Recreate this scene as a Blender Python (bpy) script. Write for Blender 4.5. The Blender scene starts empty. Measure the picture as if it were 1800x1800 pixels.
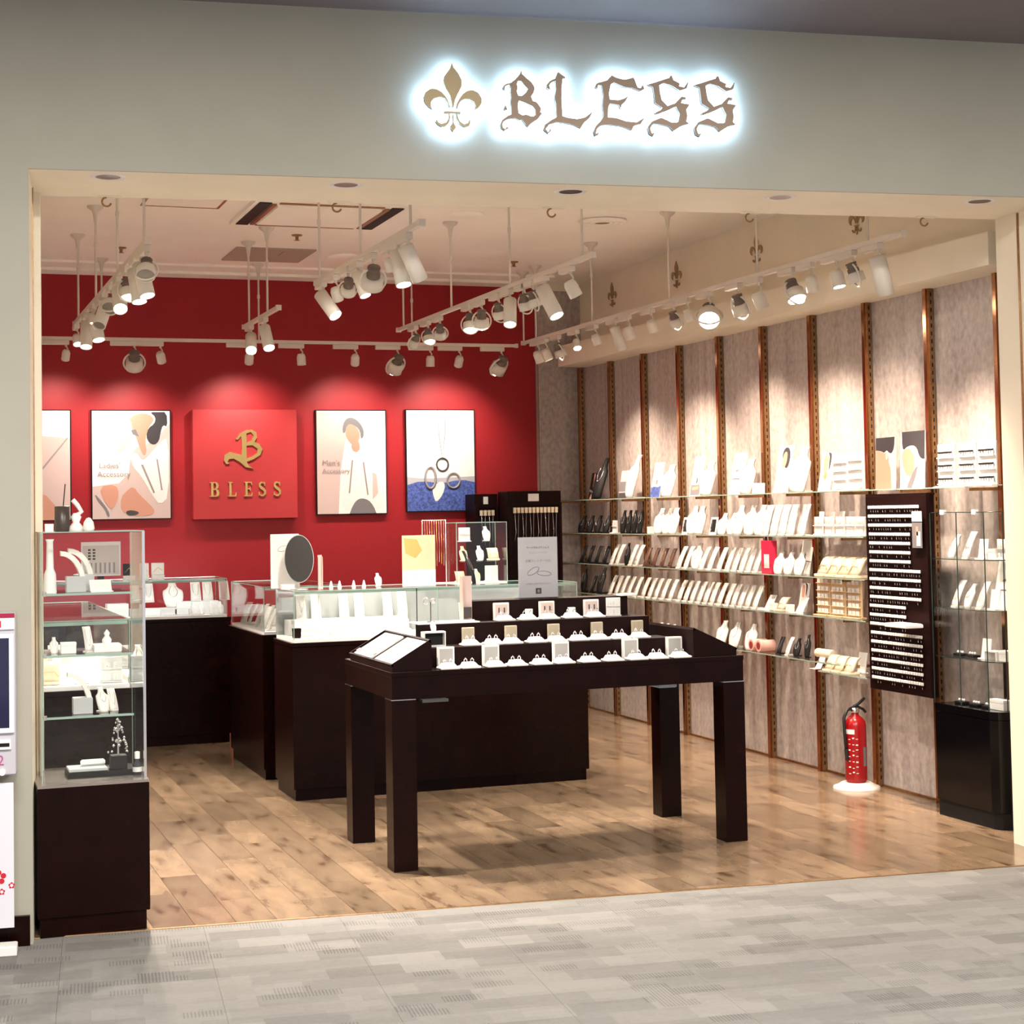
import bpy, bmesh, math, random
import numpy as np
from mathutils import Vector, Matrix
random.seed(7)
PI = math.pi
S = bpy.context.scene
C = S.collection
# ------------------------------------------------------------------ camera
F, CY = 3010.07, 773.46
YAW, PIT, ROL = [math.radians(a) for a in (19.6814, 2.4229, -1.0366)]
DF = math.radians(-6.053)            # the shop front stands at a slight angle to the shop
EYE = Vector((0, 0, 1.5))
_f = Vector((math.sin(YAW), math.cos(YAW), 0)); _r = Vector((math.cos(YAW), -math.sin(YAW), 0)); _u = Vector((0, 0, 1))
_f2 = _f*math.cos(PIT)+_u*math.sin(PIT); _u2 = _u*math.cos(PIT)-_f*math.sin(PIT)
_r3 = _r*math.cos(ROL)+_u2*math.sin(ROL); _u3 = _u2*math.cos(ROL)-_r*math.sin(ROL)
cd = bpy.data.cameras.new('camera'); cam = bpy.data.objects.new('camera', cd); C.objects.link(cam)
M4 = Matrix((_r3, _u3, -_f2)).transposed().to_4x4(); M4.translation = EYE
cam.matrix_world = M4
cd.sensor_width = 36; cd.sensor_fit = 'HORIZONTAL'; cd.lens = F/1800*36
cd.shift_y = -(900-CY)/1800; cd.clip_end = 60
S.camera = cam
# ------------------------------------------------------------------ world, exposure, mall lights
S.view_settings.view_transform = 'Standard'; S.view_settings.look = 'None'
S.view_settings.gamma = 1; S.view_settings.use_curve_mapping = False
S.view_settings.exposure = 1.4
S.cycles.transparent_max_bounces = 40
w = bpy.data.worlds.new('world'); S.world = w; w.use_nodes = True
w.node_tree.nodes['Background'].inputs[0].default_value = (.94, .92, .94, 1)
w.node_tree.nodes['Background'].inputs[1].default_value = .30
def area(name, loc, size, energy, col, rot=(0, 0, 0), sy=None):
    l = bpy.data.lights.new(name, 'AREA'); l.energy = energy; l.color = col
    l.shape = 'RECTANGLE'; l.size = size; l.size_y = sy or size
    o = bpy.data.objects.new(name, l); o.location = loc; o.rotation_euler = rot; C.objects.link(o); return o
area('mall_ceiling_lamp', (0.2, 3.3, 3.40), 1.2, 78, (1, .93, .84), sy=.6)
area('mall_ceiling_lamp', (3.2, 3.0, 3.40), 1.2, 78, (1, .93, .84), sy=.6)
area('mall_ceiling_lamp', (1.7, 0.6, 3.40), 1.2, 72, (1, .93, .84), sy=.6)
SPOTC = (1.0, .89, .77)
EK = 1.08
def spotlamp(p, target, energy, ang, blend=.6, col=SPOTC, parent=None):
    l = bpy.data.lights.new('spot_lamp', 'SPOT'); l.energy = energy*EK; l.color = col
    l.spot_size = math.radians(ang); l.spot_blend = 1.0; l.shadow_soft_size = .03
    o = bpy.data.objects.new('spot_lamp', l); C.objects.link(o)
    d = (Vector(target)-Vector(p)).normalized()
    o.rotation_euler = d.to_track_quat('-Z', 'Y').to_euler(); o.location = p
    return o
# ------------------------------------------------------------------ pixel rays onto real planes
def ray(x, y):
    return (_r3*((x-900)/F) - _u3*((y-CY)/F) + _f2)
def hit(x, y, n, c):
    n = Vector(n); d = ray(x, y); t = (c-n.dot(EYE))/n.dot(d); return EYE+d*t
def PZ(x, y, z=0): return hit(x, y, (0, 0, 1), z)
def PX(x, y, X): return hit(x, y, (1, 0, 0), X)
def PY(x, y, Y): return hit(x, y, (0, 1, 0), Y)
def proj(p):
    q = Vector(p)-EYE; return (900+F*q.dot(_r3)/q.dot(_f2), CY-F*q.dot(_u3)/q.dot(_f2))
def mpp(p): return (Vector(p)-EYE).dot(_f2)/F     # metres per pixel there
FO = Vector((.44, 6.37, 0)); FU = Vector((math.cos(DF), math.sin(DF), 0)); FNv = Vector((-math.sin(DF), math.cos(DF), 0))
def FW(u, v, z=0): return FO+FU*u+FNv*v+Vector((0, 0, z))       # front frame -> world
def PFr(x, y, v=0):                                             # pixel -> (u, z) on the front plane at depth v
    p = hit(x, y, FNv, FNv.dot(FO)+v); return (p-FO).dot(FU), p.z
# ------------------------------------------------------------------ materials
MATS = {}
def mat(name, col, rough=.5, metal=0, emit=None, es=0, noise=None, bump=0, spec=.5, objvar=0, coat=0):
    if name in MATS: return MATS[name]
    m = bpy.data.materials.new(name); m.use_nodes = True; nt = m.node_tree; b = nt.nodes['Principled BSDF']
    b.inputs['Base Color'].default_value = (*col, 1); b.inputs['Roughness'].default_value = rough
    b.inputs['Metallic'].default_value = metal; b.inputs['Specular IOR Level'].default_value = spec
    if coat: b.inputs['Coat Weight'].default_value = coat; b.inputs['Coat Roughness'].default_value = .08
    if emit: b.inputs['Emission Color'].default_value = (*emit, 1); b.inputs['Emission Strength'].default_value = es
    if noise or bump or objvar:
        tc = nt.nodes.new('ShaderNodeTexCoord'); n = nt.nodes.new('ShaderNodeTexNoise')
        n.inputs['Scale'].default_value = noise[0] if noise else 40; n.inputs['Detail'].default_value = 6
        nt.links.new(tc.outputs['Object'], n.inputs['Vector'])
        if noise:
            mr = nt.nodes.new('ShaderNodeMapRange'); mr.inputs['To Min'].default_value = 1-noise[1]; mr.inputs['To Max'].default_value = 1+noise[1]
            mr.inputs['From Min'].default_value = .3; mr.inputs['From Max'].default_value = .7
            nt.links.new(n.outputs['Fac'], mr.inputs['Value'])
            h = nt.nodes.new('ShaderNodeHueSaturation'); h.inputs['Color'].default_value = (*col, 1)
            nt.links.new(mr.outputs[0], h.inputs['Value']); nt.links.new(h.outputs[0], b.inputs['Base Color'])
        if bump:
            bp = nt.nodes.new('ShaderNodeBump'); bp.inputs['Strength'].default_value = bump; bp.inputs['Distance'].default_value = .002
            nt.links.new(n.outputs['Fac'], bp.inputs['Height']); nt.links.new(bp.outputs[0], b.inputs['Normal'])
    MATS[name] = m; return m
def glass_mat(name, tint, gl=1.0):
    m = bpy.data.materials.new(name); m.use_nodes = True; nt = m.node_tree; nt.nodes.clear()
    o = nt.nodes.new('ShaderNodeOutputMaterial'); t = nt.nodes.new('ShaderNodeBsdfTransparent'); g = nt.nodes.new('ShaderNodeBsdfGlossy')
    t.inputs[0].default_value = (*tint, 1); g.inputs['Roughness'].default_value = .02
    lw = nt.nodes.new('ShaderNodeLayerWeight'); lw.inputs[0].default_value = .5
    pw = nt.nodes.new('ShaderNodeMath'); pw.operation = 'POWER'; pw.inputs[1].default_value = 5; nt.links.new(lw.outputs['Facing'], pw.inputs[0])
    fr = nt.nodes.new('ShaderNodeMath'); fr.operation = 'MULTIPLY_ADD'; fr.inputs[1].default_value = .94; fr.inputs[2].default_value = .03; nt.links.new(pw.outputs[0], fr.inputs[0])
    mm = nt.nodes.new('ShaderNodeMath'); mm.operation = 'MULTIPLY'; mm.inputs[1].default_value = gl
    x = nt.nodes.new('ShaderNodeMixShader')
    nt.links.new(fr.outputs[0], mm.inputs[0]); nt.links.new(mm.outputs[0], x.inputs[0]); nt.links.new(t.outputs[0], x.inputs[1]); nt.links.new(g.outputs[0], x.inputs[2])
    nt.links.new(x.outputs[0], o.inputs[0]); MATS[name] = m; return m
GLASS = glass_mat('clear_glass', (.985, .995, .99))
GEDGE = mat('glass_edge', (.30, .42, .36), .15)
ACRYL = glass_mat('acrylic', (.94, .95, .95), 1.3)
M_WALLF = mat('front_paint', (.385, .37, .305), .7, noise=(3, .04), bump=.15)
M_CREAM = mat('cream_paint', (.84, .77, .63), .6, noise=(4, .03))
M_CEIL = mat('ceiling_paint', (.96, .92, .86), .6, noise=(2, .03))
M_MALLC = mat('mall_ceiling_paint', (.185, .155, .16), .7, noise=(3, .04))
M_RED = mat('red_paint', (.32, .011, .017), .5, noise=(60, .05), bump=.1, spec=.3)
M_REDP = mat('red_panel', (.44, .036, .040), .5, spec=.3)
M_DARK = mat('dark_wood', (.008, .0014, .0010), .27, noise=(9, .25), spec=.13)
M_DARK2 = mat('dark_riser_board', (.010, .0022, .0020), .5, noise=(12, .2), spec=.10)
M_BLACK = mat('black_gloss', (.003, .0025, .003), .12, spec=.3)
M_BLK = mat('black_matte', (.007, .006, .0065), .6, spec=.25)
M_WHITE = mat('white_leatherette', (.78, .76, .72), .5)
M_CARD = mat('white_card', (.80, .79, .77), .6)
M_LAMPW = mat('white_lamp_metal', (.72, .68, .62), .4)
M_TRACK = mat('white_track_metal', (.66, .60, .54), .45)
M_BRONZE = mat('polished_bronze', (.42, .20, .10), .16, 1)
M_BRONZ2 = mat('brushed_bronze', (.36, .21, .10), .4, 1, noise=(50, .2))
M_GOLD = mat('gold', (.85, .60, .22), .28, 1)
M_SILVER = mat('silver', (.80, .80, .82), .2, 1)
M_GOLDP = mat('sign_gold_face', (.60, .48, .28), .5)
M_SIGNB = mat('sign_bronze_face', (.42, .31, .23), .5)
M_SIDE = mat('sign_dark_return', (.05, .035, .04), .5)
M_LEDB = mat('sign_backlight', (1, 1, 1), .5, emit=(.42, .68, 1.0), es=30)
M_SINK = mat('lamp_heat_sink', (.16, .12, .10), .45)
M_LENS = mat('lit_lens', (1, 1, 1), .5, emit=(1, .90, .78), es=30)
M_LENSF = mat('soft_lit_lens', (1, 1, 1), .5, emit=(1, .88, .74), es=5)
M_LENS0 = mat('dark_lens', (.25, .22, .2), .2)
LED = lambda k: mat('led_strip_%d' % k, (1, 1, 1), .5, emit=(.90, .96, 1.0), es=k)
M_GREY = mat('grey_fabric', (.45, .46, .47), .7)
M_MGREY = mat('mirror_back_grey', (.015, .012, .010), .6)
M_PINK = mat('pink_card', (.75, .42, .36), .6)
M_BEIGE = mat('beige_pad', (.78, .66, .48), .7)
M_WOODL = mat('light_wood', (.70, .50, .30), .5, noise=(14, .12))
M_REDB = mat('red_gloss_paint', (.34, .004, .007), .25)
M_RUBBER = mat('black_rubber', (.01, .01, .01), .5)
M_INK = mat('dark_ink', (.05, .045, .045), .6)
M_INKG = mat('grey_ink', (.30, .27, .27), .6)
M_BLUEG = mat('vitrine_back_panel', (.42, .44, .43), .6)
M_RIMD = mat('dark_glass_rim', (.03, .05, .04), .2)
M_SKIN = mat('print_skin', (.56, .27, .19), .6)
M_HAIR = mat('print_black_hair', (.035, .03, .035), .6)
M_PWARM = mat('print_pale_pink', (.62, .48, .44), .6)
M_PBLUE = mat('print_sea_blue', (.06, .10, .34), .6, noise=(60, .6))
M_PGREY = mat('print_grey', (.17, .16, .17), .6)
M_LAV = mat('grey_sign_card', (.42, .41, .44), .6)
def m_floor():
    m = mat('oak_plank', (.5, .3, .17), .24); nt = m.node_tree; b = nt.nodes['Principled BSDF']; L = nt.links
    g = nt.nodes.new('ShaderNodeNewGeometry'); oi = nt.nodes.new('ShaderNodeObjectInfo')
    mp = nt.nodes.new('ShaderNodeMapping'); mp.inputs['Scale'].default_value = (9, 2.4, 1)
    ad = nt.nodes.new('ShaderNodeVectorMath'); ad.operation = 'ADD'
    cx = nt.nodes.new('ShaderNodeCombineXYZ'); mu = nt.nodes.new('ShaderNodeMath'); mu.operation = 'MULTIPLY'; mu.inputs[1].default_value = 31
    L.new(oi.outputs['Random'], mu.inputs[0]); L.new(mu.outputs[0], cx.inputs[0]); L.new(mu.outputs[0], cx.inputs[1])
    L.new(g.outputs['Position'], ad.inputs[0]); L.new(cx.outputs[0], ad.inputs[1]); L.new(ad.outputs[0], mp.inputs[0])
    n = nt.nodes.new('ShaderNodeTexNoise'); n.inputs['Scale'].default_value = 1.6; n.inputs['Detail'].default_value = 8; n.inputs['Distortion'].default_value = .35
    L.new(mp.outputs[0], n.inputs['Vector'])
    cr = nt.nodes.new('ShaderNodeValToRGB'); e = cr.color_ramp.elements
    e[0].position = .30; e[0].color = (.10, .054, .027, 1); e[1].position = .66; e[1].color = (.27, .180, .108, 1)
    k = cr.color_ramp.elements.new(.42); k.color = (.21, .140, .086, 1)
    L.new(n.outputs['Fac'], cr.inputs[0])
    mr = nt.nodes.new('ShaderNodeMapRange'); mr.inputs['To Min'].default_value = .68; mr.inputs['To Max'].default_value = 1.14; L.new(oi.outputs['Random'], mr.inputs[0])
    h = nt.nodes.new('ShaderNodeHueSaturation'); h.inputs['Saturation'].default_value = .96; L.new(cr.outputs[0], h.inputs['Color']); L.new(mr.outputs[0], h.inputs['Value'])
    L.new(h.outputs[0], b.inputs['Base Color'])
    mr2 = nt.nodes.new('ShaderNodeMapRange'); mr2.inputs['To Min'].default_value = .17; mr2.inputs['To Max'].default_value = .20; L.new(n.outputs['Fac'], mr2.inputs[0]); L.new(mr2.outputs[0], b.inputs['Roughness'])
    return m
M_FLOOR = m_floor()
def m_carpet():
    m = mat('carpet', (.5, .5, .5), .95, spec=.1); nt = m.node_tree; b = nt.nodes['Principled BSDF']; L = nt.links
    g = nt.nodes.new('ShaderNodeNewGeometry'); mp = nt.nodes.new('ShaderNodeMapping'); mp.inputs['Rotation'].default_value = (0, 0, -DF)
    L.new(g.outputs['Position'], mp.inputs[0])
    def brick(wd, ht, off, c1, c2, loc):
        q = nt.nodes.new('ShaderNodeMapping'); q.inputs['Location'].default_value = loc; L.new(mp.outputs[0], q.inputs[0])
        t = nt.nodes.new('ShaderNodeTexBrick'); t.inputs['Scale'].default_value = 1; t.inputs['Brick Width'].default_value = wd; t.inputs['Row Height'].default_value = ht
        t.inputs['Mortar Size'].default_value = 0; t.inputs['Color1'].default_value = (c1,)*3+(1,); t.inputs['Color2'].default_value = (c2,)*3+(1,); t.offset = off
        L.new(q.outputs[0], t.inputs[0]); return t
    a = brick(.25, .125, .37, 0, 1, (.03, .02, 0)); c = brick(.125, .0625, .5, 0, 1, (.4, .3, 0)); d = brick(.125, .0625, .3, 0, 1, (1.1, .7, 0))
    wv = nt.nodes.new('ShaderNodeTexWave'); wv.bands_direction = 'X'; wv.inputs['Scale'].default_value = 28; L.new(mp.outputs[0], wv.inputs[0])
    def math_(op, x, y):
        k = nt.nodes.new('ShaderNodeMath'); k.operation = op
        for i, v in enumerate((x, y)):
            if isinstance(v, (int, float)): k.inputs[i].default_value = v
            else: L.new(v, k.inputs[i])
        return k.outputs[0]
    s = math_('ADD', math_('MULTIPLY', a.outputs[0], .40), math_('MULTIPLY', c.outputs[0], .14))
    st = math_('MULTIPLY', math_('GREATER_THAN', d.outputs[0], .86), math_('GREATER_THAN', wv.outputs['Fac'], .55))
    s = math_('ADD', s, math_('MULTIPLY', st, -.30))
    n = nt.nodes.new('ShaderNodeTexNoise'); n.inputs['Scale'].default_value = 260; L.new(mp.outputs[0], n.inputs['Vector'])
    n2 = nt.nodes.new('ShaderNodeTexNoise'); n2.inputs['Scale'].default_value = 45; L.new(mp.outputs[0], n2.inputs['Vector'])
    s = math_('ADD', s, math_('MULTIPLY', math_('ADD', n.outputs['Fac'], n2.outputs['Fac']), .22))
    cr = nt.nodes.new('ShaderNodeValToRGB'); e = cr.color_ramp.elements
    e[0].position = .05; e[0].color = (.125, .119, .113, 1); e[1].position = .72; e[1].color = (.238, .229, .215, 1)
    L.new(s, cr.inputs[0]); L.new(cr.outputs[0], b.inputs['Base Color'])
    bp = nt.nodes.new('ShaderNodeBump'); bp.inputs['Strength'].default_value = .5; bp.inputs['Distance'].default_value = .003; L.new(n.outputs['Fac'], bp.inputs['Height']); L.new(bp.outputs[0], b.inputs['Normal'])
    return m
M_CARPET = m_carpet()
def m_marble():
    m = mat('grey_streaked_laminate', (.5, .5, .5), .45); nt = m.node_tree; b = nt.nodes['Principled BSDF']; L = nt.links
    g = nt.nodes.new('ShaderNodeNewGeometry'); oi = nt.nodes.new('ShaderNodeObjectInfo')
    sx = nt.nodes.new('ShaderNodeSeparateXYZ'); L.new(g.outputs['Position'], sx.inputs[0])
    ad = nt.nodes.new('ShaderNodeMath'); ad.operation = 'ADD'; L.new(sx.outputs[0], ad.inputs[0]); L.new(sx.outputs[1], ad.inputs[1])
    cx = nt.nodes.new('ShaderNodeCombineXYZ'); L.new(ad.outputs[0], cx.inputs[0]); L.new(sx.outputs[2], cx.inputs[2])
    def ns(sc, vs, det):
        q = nt.nodes.new('ShaderNodeMapping'); q.inputs['Scale'].default_value = vs; L.new(cx.outputs[0], q.inputs[0])
        n = nt.nodes.new('ShaderNodeTexNoise'); n.inputs['Scale'].default_value = sc; n.inputs['Detail'].default_value = det; L.new(q.outputs[0], n.inputs['Vector']); return n
    n1 = ns(7, (2.2, 1, .05), 2); n2 = ns(36, (1, 1, .7), 10)
    mx = nt.nodes.new('ShaderNodeMath'); mx.operation = 'MULTIPLY_ADD'; mx.inputs[1].default_value = .42; L.new(n1.outputs['Fac'], mx.inputs[0])
    m2 = nt.nodes.new('ShaderNodeMath'); m2.operation = 'MULTIPLY'; m2.inputs[1].default_value = .58; L.new(n2.outputs['Fac'], m2.inputs[0]); L.new(m2.outputs[0], mx.inputs[2])
    cr = nt.nodes.new('ShaderNodeValToRGB'); e = cr.color_ramp.elements
    e[0].position = .33; e[0].color = (.30, .245, .23, 1); e[1].position = .66; e[1].color = (.57, .50, .465, 1)
    L.new(mx.outputs[0], cr.inputs[0]); L.new(cr.outputs[0], b.inputs['Base Color'])
    return m
M_MARB = m_marble()
# ------------------------------------------------------------------ mesh collector
class MB:
    def __init__(s): s.v = []; s.f = []; s.m = []; s.mats = []; s.sm = []
    def mi(s, m):
        if m not in s.mats: s.mats.append(m)
        return s.mats.index(m)
    def add(s, vs, fs, m, smooth=False, T=None):
        o = len(s.v); k = s.mi(m)
        s.v += [tuple(T @ Vector(v)) if T else tuple(v) for v in vs]
        for f in fs: s.f.append([i+o for i in f]); s.m.append(k); s.sm.append(smooth)
        return s
    def box(s, x0, x1, y0, y1, z0, z1, m, T=None, bv=0):
        if bv:
            b = bv
            vs = []; 
            for (zz, q) in ((z0, b), (z0+b, 0), (z1-b, 0), (z1, b)):
                vs += [(x0+q, y0+q, zz), (x1-q, y0+q, zz), (x1-q, y1-q, zz), (x0+q, y1-q, zz)]
            fs = [(3, 2, 1, 0), (12, 13, 14, 15)]
            for r in range(3):
                for i in range(4): j = (i+1) % 4; fs.append((r*4+i, r*4+j, r*4+4+j, r*4+4+i))
            return s.add(vs, fs, m, T=T)
        vs = [(x0, y0, z0), (x1, y0, z0), (x1, y1, z0), (x0, y1, z0), (x0, y0, z1), (x1, y0, z1), (x1, y1, z1), (x0, y1, z1)]
        return s.add(vs, [(3, 2, 1, 0), (4, 5, 6, 7), (0, 1, 5, 4), (1, 2, 6, 5), (2, 3, 7, 6), (3, 0, 4, 7)], m, T=T)
    def cyl(s, p0, p1, r0, r1, m, n=12, T=None, caps=True):
        p0 = Vector(p0); p1 = Vector(p1); d = (p1-p0).normalized()
        a = d.orthogonal().normalized(); b = d.cross(a)
        vs = [p0+(a*math.cos(2*PI*i/n)+b*math.sin(2*PI*i/n))*r0 for i in range(n)]+[p1+(a*math.cos(2*PI*i/n)+b*math.sin(2*PI*i/n))*r1 for i in range(n)]
        s.add(vs, [(i, (i+1) % n, n+(i+1) % n, n+i) for i in range(n)], m, True, T)
        if caps: s.add(vs, [tuple(range(n-1, -1, -1)), tuple(range(n, 2*n))], m, False, T)
        return s
    def tube(s, pts, r, m, n=6, closed=False, T=None):
        P = [Vector(p) for p in pts]; N = len(P); vs = []; up = None
        for i, p in enumerate(P):
            a = P[(i-1) % N] if (closed or i) else P[0]; b = P[(i+1) % N] if (closed or i < N-1) else P[-1]
            d = (b-a).normalized()
            if up is None: up = d.orthogonal().normalized()
            e = (up-d*up.dot(d)).normalized(); up = e; g = d.cross(e)
            vs += [p+(e*math.cos(2*PI*k/n)+g*math.sin(2*PI*k/n))*r for k in range(n)]
        fs = []
        for i in range(N if closed else N-1):
            j = (i+1) % N
            fs += [(i*n+k, i*n+(k+1) % n, j*n+(k+1) % n, j*n+k) for k in range(n)]
        if not closed: fs += [tuple(range(n-1, -1, -1)), tuple((N-1)*n+k for k in range(n))]
        return s.add(vs, fs, m, True, T)
    def lathe(s, prof, m, n=16, T=None, c=(0, 0)):
        vs = []; fs = []
        for (r, z) in prof: vs += [(c[0]+r*math.cos(2*PI*k/n), c[1]+r*math.sin(2*PI*k/n), z) for k in range(n)]
        for i in range(len(prof)-1): fs += [(i*n+k, i*n+(k+1) % n, (i+1)*n+(k+1) % n, (i+1)*n+k) for k in range(n)]
        return s.add(vs, fs, m, True, T)
    def prism(s, poly, y0, y1, m, T=None):           # polygon in xz, thickness in y (y0 = front)
        n = len(poly); vs = [(x, y0, z) for x, z in poly]+[(x, y1, z) for x, z in poly]
        fs = [tuple(range(n)), tuple(range(2*n-1, n-1, -1))]+[(i, n+i, n+(i+1) % n, (i+1) % n) for i in range(n)]
        return s.add(vs, fs, m, T=T)
    def sheet(s, fn, nu, nv, th, m, T=None):         # fn(u,v)->point ; solid sheet thickened along +y
        vs = []; fs = []
        for sgn in (0, 1):
            for j in range(nv+1):
                for i in range(nu+1):
                    p = Vector(fn(i/nu, j/nv)); p.y += th*sgn; vs.append(p)
        A = (nu+1)*(nv+1); q = lambda i, j, k: k*A+j*(nu+1)+i
        for j in range(nv):
            for i in range(nu):
                fs.append((q(i, j, 0), q(i+1, j, 0), q(i+1, j+1, 0), q(i, j+1, 0))); fs.append((q(i, j+1, 1), q(i+1, j+1, 1), q(i+1, j, 1), q(i, j, 1)))
        for i in range(nu): fs.append((q(i, 0, 0), q(i, 0, 1), q(i+1, 0, 1), q(i+1, 0, 0))); fs.append((q(i, nv, 0), q(i+1, nv, 0), q(i+1, nv, 1), q(i, nv, 1)))
        for j in range(nv): fs.append((q(0, j, 0), q(0, j+1, 0), q(0, j+1, 1), q(0, j, 1))); fs.append((q(nu, j, 0), q(nu, j, 1), q(nu, j+1, 1), q(nu, j+1, 0)))
        return s.add(vs, fs, m, True, T)
    def mesh(s, name):
        me = bpy.data.meshes.new(name); me.from_pydata(s.v, [], s.f)
        for m in s.mats: me.materials.append(m)
        me.polygons.foreach_set('material_index', s.m); me.polygons.foreach_set('use_smooth', s.sm); me.update(); return me
    def build(s, name, parent=None, loc=None, rz=None):
        o = bpy.data.objects.new(name, s.mesh(name)); C.objects.link(o)
        if parent: o.parent = parent
        if loc is not None: o.location = loc
        if rz is not None: o.rotation_euler = (0, 0, rz)
        return o
def tag(o, label=None, cat=None, group=None, kind=None):
    if label: o['label'] = label
    if cat: o['category'] = cat
    if group: o['group'] = group
    if kind: o['kind'] = kind
    return o
def thing(name, label, cat, loc=(0, 0, 0), rz=0, group=None):
    o = bpy.data.objects.new(name, None); C.objects.link(o); o.location = loc; o.rotation_euler = (0, 0, rz); o.empty_display_size = .05
    return tag(o, label, cat, group)
KIDS = {}
def kids(o):
    return KIDS.setdefault(o.name, [c for c in o.children])
def dup(o, loc, rz, label, group=None, scale=None, parent=None):
    r = o.copy(); C.objects.link(r)
    r.location = loc; r.rotation_euler = (0, 0, rz)
    if scale: r.scale = scale
    if label: r['label'] = label
    if group: r['group'] = group
    for ch in kids(o):
        c = ch.copy(); C.objects.link(c); c.parent = r
        for g in kids(ch): d = g.copy(); C.objects.link(d); d.parent = c
    return r
class Proto:                                         # first use moves the thing itself, later uses copy it
    def __init__(s, root): s.r = root; s.used = False; kids(root); [kids(c) for c in root.children]
    def put(s, loc, rz, label, group=None, scale=None):
        if not s.used:
            s.used = True; o = s.r; o.location = loc; o.rotation_euler = (0, 0, rz)
            if scale: o.scale = scale
            o['label'] = label
            if group: o['group'] = group
            return o
        return dup(s.r, loc, rz, label, group, scale)
def struct(name, mb, label, parent=None):
    o = mb.build(name, parent); 
    if not parent: tag(o, label, None, None, 'structure')
    return o
ORD = ['first', 'second', 'third', 'fourth', 'fifth', 'sixth', 'seventh', 'eighth', 'ninth', 'tenth', 'eleventh', 'twelfth', 'thirteenth', 'fourteenth', 'fifteenth', 'sixteenth', 'seventeenth', 'eighteenth', 'nineteenth', 'twentieth', 'twenty-first', 'twenty-second', 'twenty-third', 'twenty-fourth', 'twenty-fifth', 'twenty-sixth', 'twenty-seventh', 'twenty-eighth', 'twenty-ninth', 'thirtieth']
def text_mb(s, size, depth, m, name, parent, T, align='CENTER'):
    cu = bpy.data.curves.new('t', 'FONT'); cu.body = s; cu.size = size; cu.extrude = depth; cu.align_x = align; cu.resolution_u = 3
    to = bpy.data.objects.new('t', cu); C.objects.link(to); dg = bpy.context.evaluated_depsgraph_get(); dg.update()
    me = bpy.data.meshes.new_from_object(to.evaluated_get(dg)); bpy.data.objects.remove(to); bpy.data.curves.remove(cu)
    me.transform(T); me.materials.clear(); me.materials.append(m)
    o = bpy.data.objects.new(name, me); C.objects.link(o)
    if parent: o.parent = parent
    return o
UP = Matrix.Rotation(PI/2, 4, 'X')                    # text in xy -> xz facing -y
def shape_mesh(loops, depth, m):                      # loops in (x,z); holes allowed; extruded in y
    cu = bpy.data.curves.new('s', 'CURVE'); cu.dimensions = '2D'; cu.fill_mode = 'BOTH'; cu.extrude = depth
    for lp in loops:
        sp = cu.splines.new('POLY'); sp.points.add(len(lp)-1); sp.use_cyclic_u = True
        for p, q in zip(sp.points, lp): p.co = (q[0], q[1], 0, 1)
    to = bpy.data.objects.new('s', cu); C.objects.link(to); dg = bpy.context.evaluated_depsgraph_get(); dg.update()
    me = bpy.data.meshes.new_from_object(to.evaluated_get(dg)); bpy.data.objects.remove(to); bpy.data.curves.remove(cu)
    me.transform(UP); me.materials.clear(); me.materials.append(m); return me
# ================================================================== ROOM SHELL
HS = 2.775; CZ = 3.26; MZ = 3.42
XL, XR, YB = .44, 4.96, 12.3
# floor planks
fl = struct('floor', MB().box(.3, XR+.1, 5.6, YB+.1, -.06, -.008, M_DARK), 'pale brown oak plank shop floor')
def front_y(x): return FO.y+(x-FO.x)*math.tan(DF)+.09
PW = .15; nco = int((XR+.02-.42)/PW)+1; k = 0
for i in range(nco):
    x0 = .42+i*PW; x1 = min(x0+PW, XR+.0); y = front_y(x0)-random.random()*.60
    if x1-x0 < .02: continue
    while y < YB:
        y1 = y+.62
        a0 = max(y, front_y(x0)); a1 = max(y, front_y(x1)); e = min(y1, YB)
        if e-max(a0, a1) > .02:
            g = .0008; vs = [(x0+g, a0+g, 0), (x1-g, a1+g, 0), (x1-g, e-g, 0), (x0+g, e-g, 0)]; vs += [(a, b, -.008) for a, b, c in vs]
            MB().add(vs, [(0, 1, 2, 3), (4, 5, 1, 0), (5, 6, 2, 1), (6, 7, 3, 2), (7, 4, 0, 3)], M_FLOOR).build('plank', fl)
        y = y1
# carpet tiles in front
cf = struct('floor', MB().add([FW(-2, .09, -.012), FW(7, .09, -.012), FW(7, -9, -.012), FW(-2, -9, -.012)], [(3, 2, 1, 0)], M_CARPET), 'grey patterned carpet tile floor of the mall')
for i in range(-3, 11):
    for j in range(0, 5):
        u0 = i*.5+.1; v1 = .088-j*.5; g = .0004
        vs = [FW(u0+g, v1-.5+g), FW(u0+.5-g, v1-.5+g), FW(u0+.5-g, v1-g), FW(u0+g, v1-g)]; vs += [v-Vector((0, 0, .011)) for v in vs]
        MB().add(vs, [(0, 1, 2, 3), (4, 5, 1, 0), (5, 6, 2, 1), (6, 7, 3, 2), (7, 4, 0, 3)], M_CARPET).build('carpet_tile', cf)
struct('trim_1', MB().add([FW(.0, .082, .003), FW(4.4, .082, .003), FW(4.4, .094, .003), FW(.0, .094, .003)]+[FW(.0, .08, -.005), FW(4.4, .08, -.005), FW(4.4, .096, -.005), FW(.0, .096, -.005)], [(0, 1, 2, 3), (4, 5, 1, 0), (6, 7, 3, 2)], M_BRONZ2), 'thin metal strip where carpet meets the plank floor')
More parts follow.
